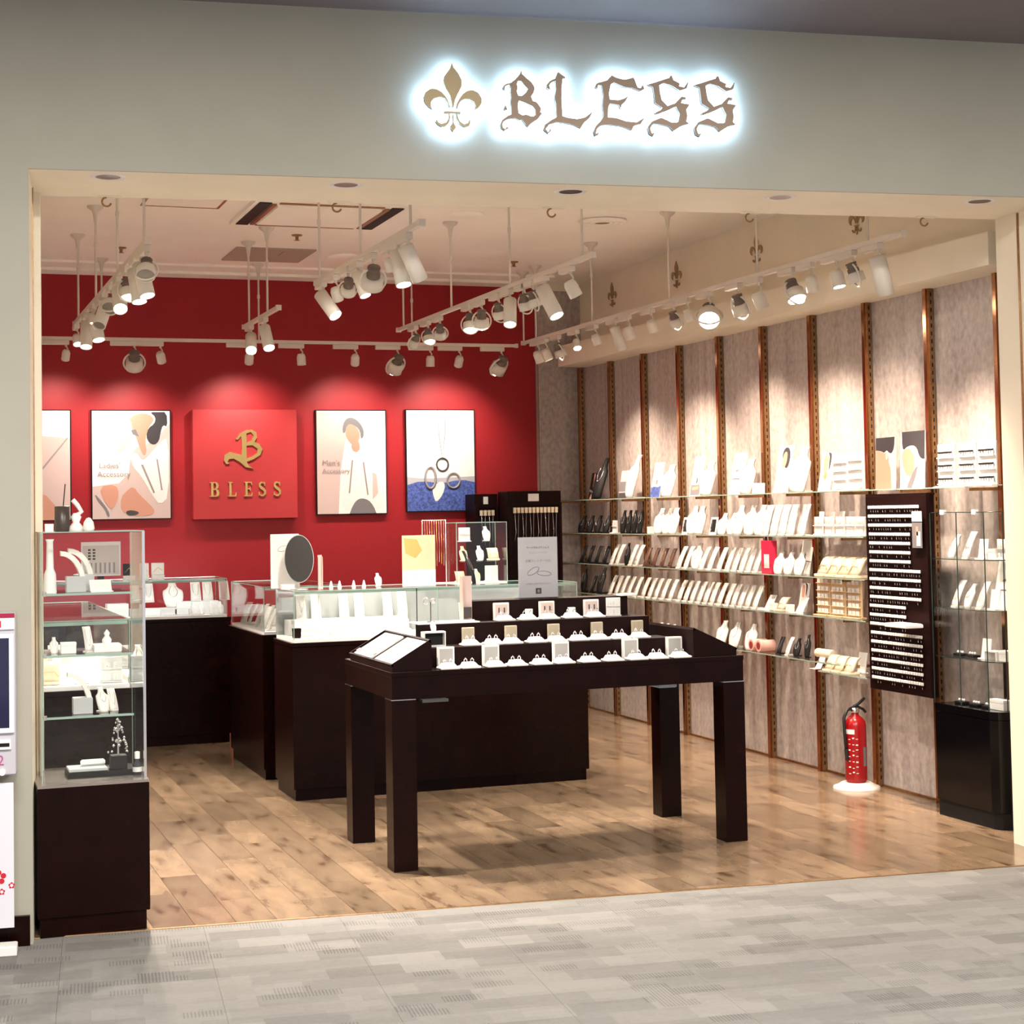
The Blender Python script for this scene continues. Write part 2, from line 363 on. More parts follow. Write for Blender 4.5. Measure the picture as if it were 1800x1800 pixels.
# front wall: left pier, header with soffit, right jamb
def fbox(mb, u0, u1, v0, v1, z0, z1, m):
    vs = [FW(u, v, z) for z in (z0, z1) for u, v in ((u0, v0), (u1, v0), (u1, v1), (u0, v1))]
    return mb.add(vs, [(3, 2, 1, 0), (4, 5, 6, 7), (0, 1, 5, 4), (1, 2, 6, 5), (2, 3, 7, 6), (3, 0, 4, 7)], m)
OW = 4.16                                            # opening width
JD = .53
m = MB(); fbox(m, -2.5, 0, 0, .012, 0, HS, M_WALLF); struct('wall_front', m, 'grey beige mall wall left of the shop opening')
m = MB(); fbox(m, -2.5, 7, 0, .012, HS, MZ, M_WALLF)
hd = struct('wall_front', m, 'grey beige header wall above the shop opening carrying the lit sign')
m = MB(); fbox(m, 0, OW, .012, JD, HS, HS+.02, M_CREAM); fbox(m, 0, OW+.4, JD-.02, JD, HS+.02, CZ+.1, M_CREAM)
struct('ceiling', m, 'cream soffit under the header at the shop entrance')
m = MB(); fbox(m, -.03, 0, .012, JD, 0, HS, M_CREAM); fbox(m, 0, .004, .340, .352, 0, HS-.005, M_BRONZ2); fbox(m, 0, .026, .46, JD, 0, HS, M_CREAM)
struct('trim_2', m, 'cream door jamb with a dark groove on the left of the opening')
m = MB(); fbox(m, OW, OW+.05, .012, JD, 0, HS, M_CREAM)
for v in (.14, .33): fbox(m, OW-.004, OW+.001, v, v+.014, 0, HS-.005, M_BRONZ2)
struct('trim_3', m, 'cream door jamb with dark grooves on the right of the opening')
m = MB(); fbox(m, OW, OW+3, 0, .012, 0, HS, M_WALLF); struct('wall_front', m, 'grey beige mall wall right of the shop opening')
m = MB(); fbox(m, -2.5, -.01, -.02, 0, 0, .105, M_DARK); struct('baseboard_front', m, 'dark brown baseboard along the mall wall')
# mall ceiling
m = MB(); fbox(m, -3, 8, -8, .012, MZ, MZ+.05, M_MALLC); fbox(m, -3, 8, -.62, -.60, MZ-.006, MZ, M_BLK)
struct('ceiling', m, 'dim mauve grey mall ceiling in front of the shop')
# shop walls and ceiling
struct('wall_left', MB().box(XL-.05, XL, 6.95, YB, 0, CZ, M_CREAM), 'cream wall on the left side of the shop')
wb = struct('wall_back', MB().box(XL, 4.6, YB, YB+.05, 0, CZ, M_RED), 'deep red back wall of the shop')
m = MB().box(4.6, XR+.05, YB-.04, YB+.05, 0, CZ-.06, M_MARB).box(4.6, XR, YB-.04, YB+.05, CZ-.06, CZ, M_CREAM).box(4.602, 4.608, YB-.046, YB-.04, 0, CZ-.06, M_BRONZ2)
struct('wall_back', m, 'grey streaked pier at the right end of the red wall')
struct('ceiling', MB().box(XL, XR+.05, 6.45, YB+.05, CZ, CZ+.05, M_CEIL), 'warm pale ceiling inside the shop')
struct('trim_4', MB().box(XL, 4.6, YB-.20, YB, CZ-.035, CZ, M_CEIL).box(XL, 4.6, YB-.45, YB-.20, CZ-.015, CZ, M_CEIL), 'stepped cornice where the ceiling meets the red wall')
wr = struct('wall_right', MB().box(XR+.004, XR+.06, 6.3, YB, 0, CZ, M_CREAM), 'right side wall of the shop')
PYS = [12.20-.5915*i for i in range(10)]             # bronze post positions
ed = [YB-.04]+[p-.025 for p in PYS]+[6.45]
for a, b in zip(ed[:-1], ed[1:]):
    if a-b > .03: MB().box(XR-.008, XR+.004, b+.002, a-.002, 0, 2.66, M_MARB).build('wall_panel', wr)
struct('trim_5', MB().box(4.72, XR+.004, 6.64, 12.12, 2.60, 2.755, M_CREAM), 'cream bulkhead running above the wall shelves')
struct('baseboard_right', MB().box(XR-.02, XR-.008, 6.7, 12.2, 0, .012, M_BRONZ2), 'thin brown strip at the foot of the shelf wall')
# ceiling hooks on the soffit, recessed lights, vents
hk = None
def hook_mb():
    t = thing('ceiling_hook', '', 'hook')
    MB().box(-.045, .045, -.015, .015, -.006, 0, M_CREAM).build('plate', t)
    MB().tube([(-.01+.018*math.cos(a), 0, -.024+.018*math.sin(a)) for a in [PI/2+i*PI*1.4/9 for i in range(10)]], .004, M_BRONZ2).build('hook', t)
    return t
hk = Proto(hook_mb()); HP = [(192, 345), (596, 356), (972, 366), (1325, 372), (1643, 376)]
for i, (x, y) in enumerate(HP):
    p = PZ(x, y-1, HS); u = (p-FO).dot(FU); hk.put(FW(u, JD-.03, HS), DF, f'{ORD[i]} small metal hook from the left under the inner edge of the soffit')
t = thing('recessed_light', '', 'ceiling light'); MB().lathe([(.045, .0), (.062, -.004), (.066, 0)], M_CARD, 24).build('trim_ring', t)
MB().lathe([(.046, -.001), (.03, -.0004), (0.0, -.0004)], mat('unlit_reflector', (.10, .05, .03), .3, .6), 24).build('reflector', t)
rl = Proto(t); RP = [(190, 311), (608, 325), (1003, 337), (1372, 347), (1722, 354)]
for i, (x, y) in enumerate(RP):
    p = PZ(x, y, HS); rl.put((p.x, p.y, HS), 0, f'{ORD[i]} unlit round recessed downlight from the left in the entrance soffit')
# air conditioner cassette
t = thing('air_conditioner', 'white ceiling cassette air conditioner with dark slots between the track lights', 'air conditioner', (2.29, 9.67, CZ-.001))
MB().box(-.44, .44, -.42, .42, -.02, 0, M_CEIL).box(-.30, .30, -.30, .30, -.032, -.02, M_CEIL).build('panel', t)
for a in (-1, 1):
    MB().box(a*.38-.035, a*.38+.035, -.36, .36, -.026, -.019, M_BLK).build('slot', t)
    MB().box(a*.325-.012, a*.325+.012, -.33, .33, -.03, -.019, M_BRONZ2).build('louver', t)
MB().box(-.30, .30, .34, .37, -.026, -.019, M_BRONZ2).build('slot', t); MB().box(-.30, .30, -.37, -.34, -.026, -.019, M_BRONZ2).build('slot', t)
t = thing('access_panel', 'grey square access panel in the ceiling near the red wall', 'ceiling panel', (2.33, 11.3, CZ))
MB().box(-.265, .265, -.28, .28, -.010, 0, mat('grey_panel', (.42, .34, .29), .6)).build('panel', t); MB().box(.06, .064, -.2, -.02, -.013, -.010, M_BRONZ2).build('handle', t)
t = thing('access_panel', 'ceiling hatch outlined by a thin dark gap at the left near the entrance', 'ceiling panel', (1.49, 9.36, CZ))
MB().box(-.205, .205, -.29, .29, -.004, 0, M_CEIL).build('panel', t)
fm = MB()
for b in ((-.22, .22, .29, .305), (-.22, .22, -.305, -.29), (-.22, -.205, -.29, .29), (.205, .22, -.29, .29)): fm.box(*b, -.006, 0, M_BRONZ2)
fm.build('frame', t)
t = thing('air_diffuser', 'round white air diffuser in the ceiling at the right', 'air vent', (4.02, 9.54, CZ))
for r in (.15, .115, .08): MB().lathe([(r, -.004), (r-.012, -.022), (r-.026, -.004)], M_CEIL, 28).build('ring', t)
MB().lathe([(.05, -.004), (.045, -.014), (.02, -.018), (0, -.018)], M_BRONZ2, 20).build('core', t)
for (x, y, r, lb) in ((2.84, 11.26, .11, 'flat round speaker grille in the ceiling near the access panel'), (3.14, 9.49, .10, 'flat round cover in the ceiling right of the air conditioner')):
    t = thing('ceiling_disc', lb, 'ceiling fitting', (x, y, CZ)); MB().lathe([(r, 0), (r, -.008), (r*.85, -.014), (0, -.014)], M_CEIL, 24).build('disc', t)
for (x, y, lb) in ((2.343, 10.479, 'small sprinkler head behind the air conditioner'), (1.351, 11.224, 'small dark sensor in the ceiling at the far left'), (4.063, 11.257, 'small dark sensor in the ceiling at the far right')):
    t = thing('sprinkler', lb, 'sprinkler', (x, y, CZ)); MB().lathe([(.035, 0), (.032, -.006), (.012, -.008), (.009, -.03), (.02, -.034), (0, -.036)], M_BRONZ2, 14).build('head', t)
# ================================================================== TRACKS
TZ = 2.73
def track(name_lab, p0, p1, rods):
    p0 = Vector(p0); p1 = Vector(p1); d = p1-p0; L = d.length; t = thing('lighting_track', name_lab, 'track', p0, math.atan2(d.y, d.x))
    MB().box(0, L, -.013, .013, -.011, .011, M_TRACK).build('rail', t)
    MB().box(-.02, 0, -.016, .016, -.015, .015, M_TRACK).build('end_cap', t); MB().box(L, L+.02, -.016, .016, -.015, .015, M_TRACK).build('end_cap', t)
    for r in rods:
        b = MB().cyl((r, 0, .011), (r, 0, CZ-p0.z-.05), .0065, .0065, M_TRACK, 8); b.cyl((r, 0, .30), (r, 0, .325), .010, .010, M_TRACK, 8); ro = b.build('suspension_rod', t)
        MB().lathe([(.009, CZ-p0.z-.09), (.014, CZ-p0.z-.05), (.020, CZ-p0.z-.03), (.045, CZ-p0.z-.012), (.047, CZ-p0.z)], M_TRACK, 18, c=(r, 0)).build('canopy', ro)
    return t
TR = {}
def tdef(k, lab, X, y0, y1, rods):
    track(lab, (X, y0, TZ), (X, y1, TZ), [r-y0 for r in rods]); TR[k] = ('x', X)
tdef('A', 'white lighting track at the far left running into the shop', 1.035, 7.64, 10.97, (7.75, 8.75, 9.763, 10.767))
tdef('B', 'short white lighting track with two lamps left of centre', 2.10, 9.92, 10.96, (10.23, 10.81))
tdef('C', 'white lighting track in the middle nearest the entrance', 2.075, 6.90, 8.81, (7.05, 7.9, 8.75))
tdef('D', 'long white lighting track right of the middle', 3.135, 7.58, 10.96, (7.7, 8.75, 9.805, 10.85))
tdef('E', 'long white lighting track above the shelf wall', 4.275, 6.66, 11.66, (6.95, 8.05, 9.155, 10.348, 11.4))
track('white lighting track running along in front of the red wall', (.60, 11.725, TZ-.015), (4.23, 11.725, TZ-.015), [.68, 1.745, 2.85, 3.70]); TR['K'] = ('y', 11.725)
def on_track(k, px):
    ax, c = TR[k]; lo, hi = (6.3, 12.2) if ax == 'x' else (.3, 4.6)
    P = lambda s: Vector((c, s, TZ)) if ax == 'x' else Vector((s, c, TZ-.015))
    f = lambda s: proj(P(s))[0]-px
    inc = f(hi) > f(lo)
    for _ in range(40):
        mid = (lo+hi)/2
        if (f(mid) > 0) == inc: hi = mid
        else: lo = mid
    return P((lo+hi)/2)
LN = {'A': 'leftmost track', 'B': 'shortest track', 'C': 'track nearest the entrance', 'D': 'track right of centre', 'E': 'shelf wall track', 'K': 'red wall track'}
CNT = {}
def lamp(k, px, kind, target, lit=0, energy=0, ang=40, sc=1.0, bright=None, col=SPOTC):
    p = on_track(k, px); CNT.setdefault(k, 0); i = CNT[k]; CNT[k] += 1
    nm = {'cyl': 'white cylinder', 'ring': 'ring yoke', 'box': 'small and white'}[kind]
    t = thing('track_light', f"{ORD[i]} spotlight from the left on the {LN[k]}, {nm}{', lit' if lit else ''}", 'spotlight', p, 0, f'spotlights on the {LN[k]}')
    along = Vector((0, 1, 0)) if TR[k][0] == 'x' else Vector((1, 0, 0))
    s = sc*1.08; hz = -.011
    if TR[k][0] == 'x': MB().box(-.016, .016, -.02, .13, hz-.03, hz, M_TRACK, bv=.003).build('adapter', t)
    else: MB().box(-.16, .02, -.014, .014, hz-.032, hz, M_TRACK, bv=.003).build('adapter', t)
    J = Vector((0, 0, hz-.03-.055*s)); d = (Vector(target)-(p+J)).normalized()
    q = d.to_track_quat('-Z', 'Y').to_matrix().to_4x4(); q.translation = J
    MB().cyl((0, 0, hz-.03), (0, 0, hz-.045), .008, .008, M_TRACK, 8).tube([(0, 0, hz-.04), (.012, 0, hz-.06), tuple(J*.9)], .005, M_LAMPW).build('arm', t)
    if kind == 'cyl':
        r = .033*s; a, b = .03*s, -.12*s
        hd_ = MB().lathe([(0, a), (r, a), (r, b), (r*.9, b), (r*.88, b+.012)], M_LAMPW, 20, q); hd_ = hd_.build('head', t); lz = b+.010; lr = r*.89
    elif kind == 'ring':
        r = .040*s; a, b = -.005, -.062*s
        hd_ = MB().lathe([(0, a-.012), (r*.6, a-.012), (r*.97, a-.018), (r, b), (r*.92, b), (r*.9, b+.01)], M_LAMPW, 20, q); hd_ = hd_.build('head', t)
        pts = [(1.22*r*math.cos(x), 0, -.03*s+1.35*r*math.sin(x)) for x in [i*2*PI/20 for i in range(20)]]
        MB().tube(pts, .0045*s, M_LAMPW, 6, True, q).build('ring_yoke', t); lz = b+.008; lr = r*.9
        MB().lathe([(0, .030*s), (r*.62, .028*s), (r*.62, .020*s), (r*.5, .018*s), (r*.62, .012*s), (r*.5, .006*s), (r*.66, 0), (r*.66, a-.012)], M_SINK, 14, q).build('heat_sink', hd_)
    else:
        r = .026*s; a, b = .02*s, -.045*s
        hd_ = MB().lathe([(0, a), (r*.75, a), (r, a-.02), (r, b), (r*.9, b), (r*.88, b+.008)], M_LAMPW, 16, q); hd_ = hd_.build('head', t); lz = b+.007; lr = r*.88
    ml = {0: M_LENS0, 1: M_LENSF, 2: M_LENS}[lit if bright is None else bright]
    MB().add([tuple(q @ Vector((lr*math.cos(i*PI/10), lr*math.sin(i*PI/10), lz))) for i in range(20)], [tuple(range(19, -1, -1))], ml).build('lens', hd_)
    if energy: spotlamp(p+J+d*(abs(b)+.02), target, energy, ang, col=col)
    return t
# left track: many lamps crowded together
for (px, kd, tg, lit, en, an) in ((135, 'box', (1.2, 9.4, 0), 2, 60, 50), (152, 'cyl', (.9, 9.5, .8), 1, 0, 0), (166, 'cyl', (1.4, 9.0, .2), 2, 60, 50), (176, 'ring', (.5, 9.4, .8), 1, 0, 0), (184, 'cyl', (.4, 8.2, 1.0), 0, 0, 0), (196, 'ring', (.4, 7.2, 1.0), 0, 0, 0),
                                  (209, 'cyl', (.9, 6.3, .4), 2, 45, 50), (224, 'ring', (1.2, 7.5, 0), 1, 0, 0), (238, 'cyl', (1.3, 7.3, 0), 2, 60, 50), (248, 'cyl', (1.5, 7.0, 0), 2, 60, 55), (257, 'ring', (.8, 6.6, 1.2), 0, 0, 0)):
    lamp('A', px, kd, tg, lit, en*2.2, an+16)
lamp('B', 441, 'cyl', (1.55, 7.9, .2), 2, 70, 50); lamp('B', 466, 'cyl', (2.3, 8.6, 0), 2, 60, 50)
for (px, kd, tg, lit, en, an, s) in ((568, 'cyl', (2.9, 7.4, .9), 2, 70, 45, 1), (590, 'box', (2.8, 9.2, .9), 2, 50, 50, 1), (612, 'ring', (2.4, 10.0, .8), 1, 0, 0, .9), (630, 'cyl', (2.5, 7.3, .9), 2, 60, 45, .8), (656, 'ring', (2.3, 9.2, .9), 1, 50, 50, 1.15), (684, 'box', (2.9, 8.0, .2), 1, 0, 0, .9), (700, 'cyl', (2.3, 6.5, .2), 2, 70, 55, 1.0), (717, 'cyl', (3.1, 7.6, .8), 0, 0, 0, 1.0)):
    lamp('C', px, kd, tg, lit, en*1.3, an+10, s)
for (px, kd, tg, lit, en, an, s) in ((730, 'ring', (2.6, 11.6, .8), 0, 0, 0, .9), (752, 'ring', (3.2, 9.6, .8), 1, 60, 55, .9), (773, 'ring', (3.8, 11.6, .8), 0, 0, 0, .9), (826, 'ring', (3.0, 9.0, .9), 1, 50, 50, 1), (846, 'ring', (3.6, 10.5, 0), 1, 60, 60, 1), (876, 'ring', (3.9, 9.6, 0), 0, 0, 0, .9), (896, 'cyl', (2.8, 7.9, .9), 1, 60, 50, 1), (921, 'ring', (3.9, 9.0, 0), 0, 0, 0, .9), (936, 'ring', (4.0, 8.4, 0), 0, 50, 60, .9), (958, 'cyl', (3.75, 7.2, .6), 2, 70, 55, 1.1), (1003, 'box', (4.3, 8.0, .6), 1, 0, 0, 1.2)):
    lamp('D', px, kd, tg, lit, en*1.3, an+10, s)
WT = lambda Y, z=1.25: (4.90, Y, z-.15)
for (px, kd, tg, lit, en, an, s) in ((945, 'box', WT(11.6), 0, 0, 0, 1.2), (959, 'box', WT(11.0), 1, 40, 55, 1.2), (981, 'ring', WT(11.0, 1.1), 1, 35, 60, 1), (1013, 'box', (4.0, 9.0, 0), 2, 40, 60, 1), (1046, 'box', WT(10.4), 0, 0, 0, 1), (1082, 'cyl', WT(10.2, 1.3), 2, 70, 62, .95), (1104, 'box', WT(9.8), 0, 0, 0, 1.2), (1144, 'box', WT(9.7), 0, 0, 0, 1.1), (1184, 'ring', WT(9.3, 1.3), 1, 75, 62, .95), (1208, 'box', WT(9.0), 0, 0, 0, 1),
                                     (1245, 'ring', (3.3, 6.6, .8), 2, 40, 60, 1.4), (1297, 'ring', WT(8.5, 1.3), 1, 80, 62, 1.15), (1333, 'box', WT(8.0), 0, 0, 0, 1.3), (1392, 'ring', (4.45, 6.7, .6), 2, 60, 60, 1.15), (1425, 'box', WT(8.1, 1.1), 0, 50, 60, 1.1), (1470, 'box', (4.5, 6.9, .8), 2, 40, 60, 1.2), (1498, 'ring', (4.85, 6.95, .9), 0, 60, 50, 1), (1543, 'cyl', WT(7.1, .9), 0, 14, 55, 1.15)):
    lamp('E', px, kd, tg, lit, en*.84, min(an+34, 96), s, col=(1.0, .80, .62))
for (px, kd, tg, en, s) in ((116, 'box', (1.0, YB, 1.9), 18, 1), (236, 'ring', (1.55, YB, 1.9), 26, 1.35), (282, 'box', (1.9, YB, 1.9), 0, 1.1), (438, 'box', (2.33, YB, 1.95), 22, 1.1), (529, 'box', (2.7, 11.6, .9), 20, 1.1), (624, 'box', (3.13, YB, 1.95), 17, 1.1), (698, 'ring', (3.2, YB, 1.9), 9, 1.35), (756, 'box', (3.6, 11.9, .9), 16, 1.1), (807, 'box', (3.82, YB, 1.95), 19, 1.1), (881, 'ring', (3.9, YB, 1.9), 6, 1.35)):
    lamp('K', px, kd, tg, 0, en*.80, 100, s)
# ================================================================== BRONZE POSTS
t = thing('shelf_post', '', 'post')
MB().box(-.040, 0, -.014, .014, 0, 2.60, M_BRONZE).build('post', t)
mb = MB().box(-.030, -.004, -.028, -.0145, 0, 2.60, M_BRONZ2)
mb.build('slotted_strip', t)
sm = MB()
for i in range(64): sm.box(-.020, -.014, -.0295, -.028, .04+i*.04, .06+i*.04, M_BLK)
tag(sm.build('slot', t), kind='stuff')
tag(t, None, 'post', 'bronze posts along the shelf wall')
pp = Proto(t)
for i, y in enumerate(PYS): pp.put((XR-.009, y, 0), 0, f'{ORD[i]} tall bronze shelf post from the far end of the shelf wall')
# ================================================================== GLASS SHELVES
LV = [1.585, 1.34, 1.118, .903, .655]
LVN = ['top', 'second', 'third', 'fourth', 'fifth']
SX0, SX1 = 4.72, 4.925
def shelf(y0, y1, z, label, group):
    t = thing('glass_shelf', label, 'shelf', (0, 0, z), 0, group)
    MB().box(SX0, SX1-.02, y1+.003, y0-.003, -.006, 0, GLASS).build('glass', t)
    MB().box(SX0-.001, SX0+.0005, y1+.003, y0-.003, -.0062, .0002, GEDGE).build('front_edge', t)
    for y in (y0-.012, y1+.012):
        MB().box(SX0+.03, SX1, y-.002, y+.002, -.022, -.0065, M_BRONZ2).build('bracket', t)
for l, z in enumerate(LV):
    rng = range(9) if l == 0 else (range(8) if l < 4 else range(1, 7))
    for b in rng:
        y0, y1 = PYS[b], PYS[b+1]
        if b == 7 and 0 < l < 4: y1 = 7.79
        shelf(y0, y1, z, f'{LVN[l]} glass shelf in the {ORD[b]} bay from the far end of the wall', 'glass shelves on the shelf wall')
shelf(8.30, 7.79, .608, 'lowest glass shelf beside the earring board, above the fire extinguisher', 'glass shelves on the shelf wall')
# ================================================================== DISPLAY ITEM PROTOTYPES (front = -y)
def chain_mb(w, h0, h1, y, m=M_SILVER, drop=.006):
    pts = [(-w*math.cos(a), y-.002*math.sin(a), h1-(h1-h0)*math.sin(a)) for a in [i*PI/8 for i in range(9)]]
    b = MB().tube(pts, .0009, m, 4); b.lathe([(0, h0-drop), (.003, h0-drop/2), (0, h0)], m, 6, Matrix.Translation((0, y-.003, 0))); return b
def slant(col, h=.13, w=.055, lean=.055, gold=False):
    t = thing('pendant_stand', '', 'jewellery stand')
    th = .008
    fn = lambda u, v: ((u-.5)*w*(1-.12*v), -lean/2+lean*v**1.3, h*v)
    MB().sheet(fn, 1, 5, th, col).build('panel', t)
    MB().box(-w*.4, w*.4, -lean/2-.006, lean/2, 0, .006, col, bv=.001).build('foot', t)
    T = Matrix.Rotation(-math.atan2(lean, h), 4, 'X'); T.translation = (0, -lean/2-.003, 0)
    c = chain_mb(w*.30, h*.30, h*.96, -.004, M_GOLD if gold else M_SILVER)
    c.v = [tuple(T @ Vector(v)) for v in c.v]; c.build('chain', t)
    return Proto(t)
def bust(col, h=.16, w=.12, lean=.05, gold=False):
    t = thing('necklace_bust', '', 'jewellery bust')
    prof = [(0, .30), (.12, .40), (.35, .48), (.55, .50), (.68, .46), (.76, .26), (.85, .19), (1, .18)]
    def hw(v):
        for (a, b), (c, d) in zip(prof[:-1], prof[1:]):
            if v <= c: return b+(d-b)*(v-a)/(c-a)
        return prof[-1][1]
    fn = lambda u, v: ((u-.5)*2*w*hw(v), -lean/2+lean*v**1.6-.018*math.cos((u-.5)*PI)*(w/.12), h*v)
    MB().sheet(fn, 6, 12, .012, col).build('bust', t)
    MB().box(-w*.28, w*.28, -lean/2, lean*.6, 0, .006, col, bv=.001).build('foot', t)
    pts = []
    for i in range(13):
        a = i*PI/12; v = .85-.42*math.sin(a); u = .5-.26*math.cos(a)
        p = Vector(fn(u, v)); p.y -= .002; pts.append(p)
    MB().tube(pts, .0013, M_GOLD if gold else M_SILVER, 4).build('necklace', t)
    return Proto(t)
def rackcard(h, w, rows, cols, base=M_CARD, ink=M_GOLD, strip=None):
    t = thing('earring_card_rack', '', 'earring rack')
    MB().box(-w/2, w/2, 0, .008, 0, h, base, bv=.001).box(-w/2, w/2, -.03, .03, 0, .005, base, bv=.001).build('board', t)
    for r in range(rows):
        z0 = h*(.06+.92*r/rows); 
        MB().box(-w*.46, w*.46, -.012, 0, z0, z0+.004, base).build('ledge', t)
        b = MB()
        for c in range(cols):
            x = -w*.42+w*.84*(c+.5)/cols; b.box(x-w*.3/cols, x+w*.3/cols, -.008, -.004, z0+.004, z0+h*.55/rows, M_CARD); b.lathe([(0, z0+h*.2/rows), (.003, z0+h*.25/rows), (0, z0+h*.32/rows)], ink, 5, Matrix.Translation((x, -.009, 0)))
        tag(b.build('earring_card', t), kind='stuff')
        if strip: MB().box(-w*.40, w*.40, -.010, -.006, z0+h*.34/rows, z0+h*.46/rows, strip).build('dark_strip', t)
    return Proto(t)
def smooth(poly, it=2):
    for _ in range(it):
        q = []
        for i, a in enumerate(poly):
            b = poly[(i+1) % len(poly)]
            ea = a[0] in (0, 1) or a[1] in (0, 1); eb = b[0] in (0, 1) or b[1] in (0, 1)
            if ea: q.append(a)
            else: q.append((a[0]*.75+b[0]*.25, a[1]*.75+b[1]*.25))
            if not eb: q.append((a[0]*.25+b[0]*.75, a[1]*.25+b[1]*.75))
        poly = q
    return poly
def pcard(h, w, arts, cat='display card', base=M_CARD, tilt=.2):
    t = thing('display_card', '', cat)
    T = Matrix.Rotation(-tilt, 4, 'X')
    MB().box(-w/2, w/2, 0, .004, 0, h, base, T).build('card', t)
    if arts:
        b = MB()
        for n, (m_, poly) in enumerate(arts): b.prism([(-w/2+w*x, h*(1-y)) for x, y in reversed(smooth(poly) if len(poly) > 4 else poly)], -.0006*(n+1), 0, m_, T)
        b.build('print', t)
    MB().add([(-.01, .004, 0), (.01, .004, 0), (.01, .05, 0), (-.01, .05, 0), (0, .02+.004, h*.5), (0, .024, h*.5)], [(0, 1, 2, 3), (0, 4, 1), (1, 4, 2), (2, 4, 3), (3, 4, 0)], base).build('easel_foot', t)
    return Proto(t)
W13 = slant(M_WHITE, .135, .055, .060); B13 = slant(M_BLK, .12, .055, .045); BR12 = slant(mat('brown_pad', (.10, .04, .03), .6), .125, .05, .05, True)
WB16 = bust(M_WHITE, .17, .085, .07); BB12 = bust(M_BLK, .11, .05, .05); BB16 = bust(M_BLK, .17, .05, .04); WB12 = bust(M_WHITE, .12, .065, .055)
BBT = bust(M_BLK, .30, .10, .14); WBT = bust(M_WHITE, .30, .085, .14); BG12 = bust(M_BEIGE, .12, .065, .055, True)
WPAN = slant(M_CARD, .18, .085, .05)
HEAD = [(M_HAIR, [(.3, .05), (.65, .03), (.85, .2), (.8, .45), (.6, .5), (.25, .3)]), (M_SKIN, [(.35, .15), (.6, .12), (.65, .35), (.5, .5), (.3, .4)]), (M_PWARM, [(.0, .75), (.35, .55), (.7, .55), (1, .7), (1, 1), (0, 1)])]
SEA = [(M_PBLUE, [(0, .72), (.3, .68), (.7, .72), (1, .66), (1, 1), (0, 1)]), (M_PGREY, [(.42, .5), (.58, .5), (.58, .62), (.42, .62)])]
EAR1 = [(M_PWARM, [(.82, 0), (1, 0), (1, 1), (.80, 1)]), (M_HAIR, [(0, 0), (.95, 0), (.92, .22), (.80, .32), (.66, .30), (.56, .24), (.42, .30), (.30, .26), (0, .24)]), (M_SKIN, [(0, .24), (.30, .27), (.44, .31), (.58, .27), (.64, .36), (.66, .50), (.78, .62), (.80, 1), (0, 1)]), (M_PWARM, [(.50, .30), (.58, .27), (.63, .33), (.60, .42), (.53, .44)])]
EAR2 = [(M_HAIR, [(.05, .0), (1, .0), (1, .5), (.8, .48), (.65, .25), (.3, .25), (.08, .35)]), (M_SKIN, [(.05, .35), (.3, .28), (.5, .35), (.6, .5), (.55, .75), (.3, .8), (.1, .6)]), (M_PGREY, [(.3, .95), (.6, .65), (.75, .6), (.6, .85), (.45, 1), (.3, 1)]), (M_LAV, [(.75, .6), (.95, .5), (1, 1), (.55, 1)])]
C_HEAD = pcard(.20, .105, [(M_BLK, [(0, 0), (1, 0), (1, 1), (0, 1)]), (M_SKIN, [(.45, .02), (.7, .02), (.75, .4), (.5, .6), (.55, .3)]), (M_PGREY, [(.0, .6), (.7, .7), (.7, .76), (0, .7)]), (M_SKIN, [(.25, .95), (.5, .78), (.6, 1), (.3, 1)])], base=M_BLK)
C_SEA = pcard(.24, .15, SEA); C_DK = pcard(.26, .15, [(M_PGREY, [(.05, .72), (.95, .72), (.95, .98), (.05, .98)]), (M_SKIN, [(.2, .78), (.8, .76), (.8, .84), (.2, .86)]), (M_INK, [(.5, .55), (.6, .55), (.6, .68), (.5, .68)])])
C_BLUE = pcard(.20, .15, [(M_LAV, [(.0, .0), (1, .0), (1, .4), (0, .4)]), (M_PGREY, [(0, .4), (1, .4), (1, .75), (0, .75)]), (M_INK, [(.05, .8), (.95, .8), (.95, 1), (.05, 1)])], base=M_LAV)
C_W = pcard(.26, .17, [(M_PGREY, [(.3, .42), (.5, .40), (.5, .44), (.3, .46)]), (M_PGREY, [(.0, .64), (.3, .60), (1, .62), (1, .65), (.3, .63)])])
C_PER = pcard(.28, .17, HEAD); C_PER2 = pcard(.22, .13, [(M_HAIR, [(.45, .0), (.8, .02), (.75, .5), (.65, .4), (.6, .1)]), (M_SKIN, [(.1, .1), (.45, .05), (.6, .3), (.5, .6), (.3, .6)]), (mat('print_orange', (.8, .25, .1), .6), [(.3, .6), (.6, .5), (.55, .68), (.4, .7)])])
C_E1 = pcard(.27, .19, EAR1, tilt=.04); C_E2 = pcard(.29, .22, EAR2, tilt=.04)
RK1 = rackcard(.20, .15, 4, 3); RK2 = rackcard(.22, .15, 3, 3, M_CARD, M_INK, M_BLK); RKW = rackcard(.22, .14, 5, 3, M_WOODL); RKS = rackcard(.10, .085, 2, 2)
t = thing('framed_card', '', 'display card'); MB().box(-.045, .045, 0, .006, 0, .11, M_CARD, Matrix.Rotation(-.2, 4, 'X')).build('frame', t); MB().box(-.033, .033, -.001, 0, .015, .095, M_BLK, Matrix.Rotation(-.2, 4, 'X')).build('pad', t); chain_mb(.016, .03, .09, -.004).build('chain', t); FRB = Proto(t)
t = thing('blank_card_frame', '', 'display card'); MB().box(-.036, .036, 0, .005, 0, .10, M_CARD, Matrix.Rotation(-.15, 4, 'X')).build('card', t); MB().box(-.036, .036, -.02, .02, 0, .004, M_CARD).build('foot', t); BLK = Proto(t)
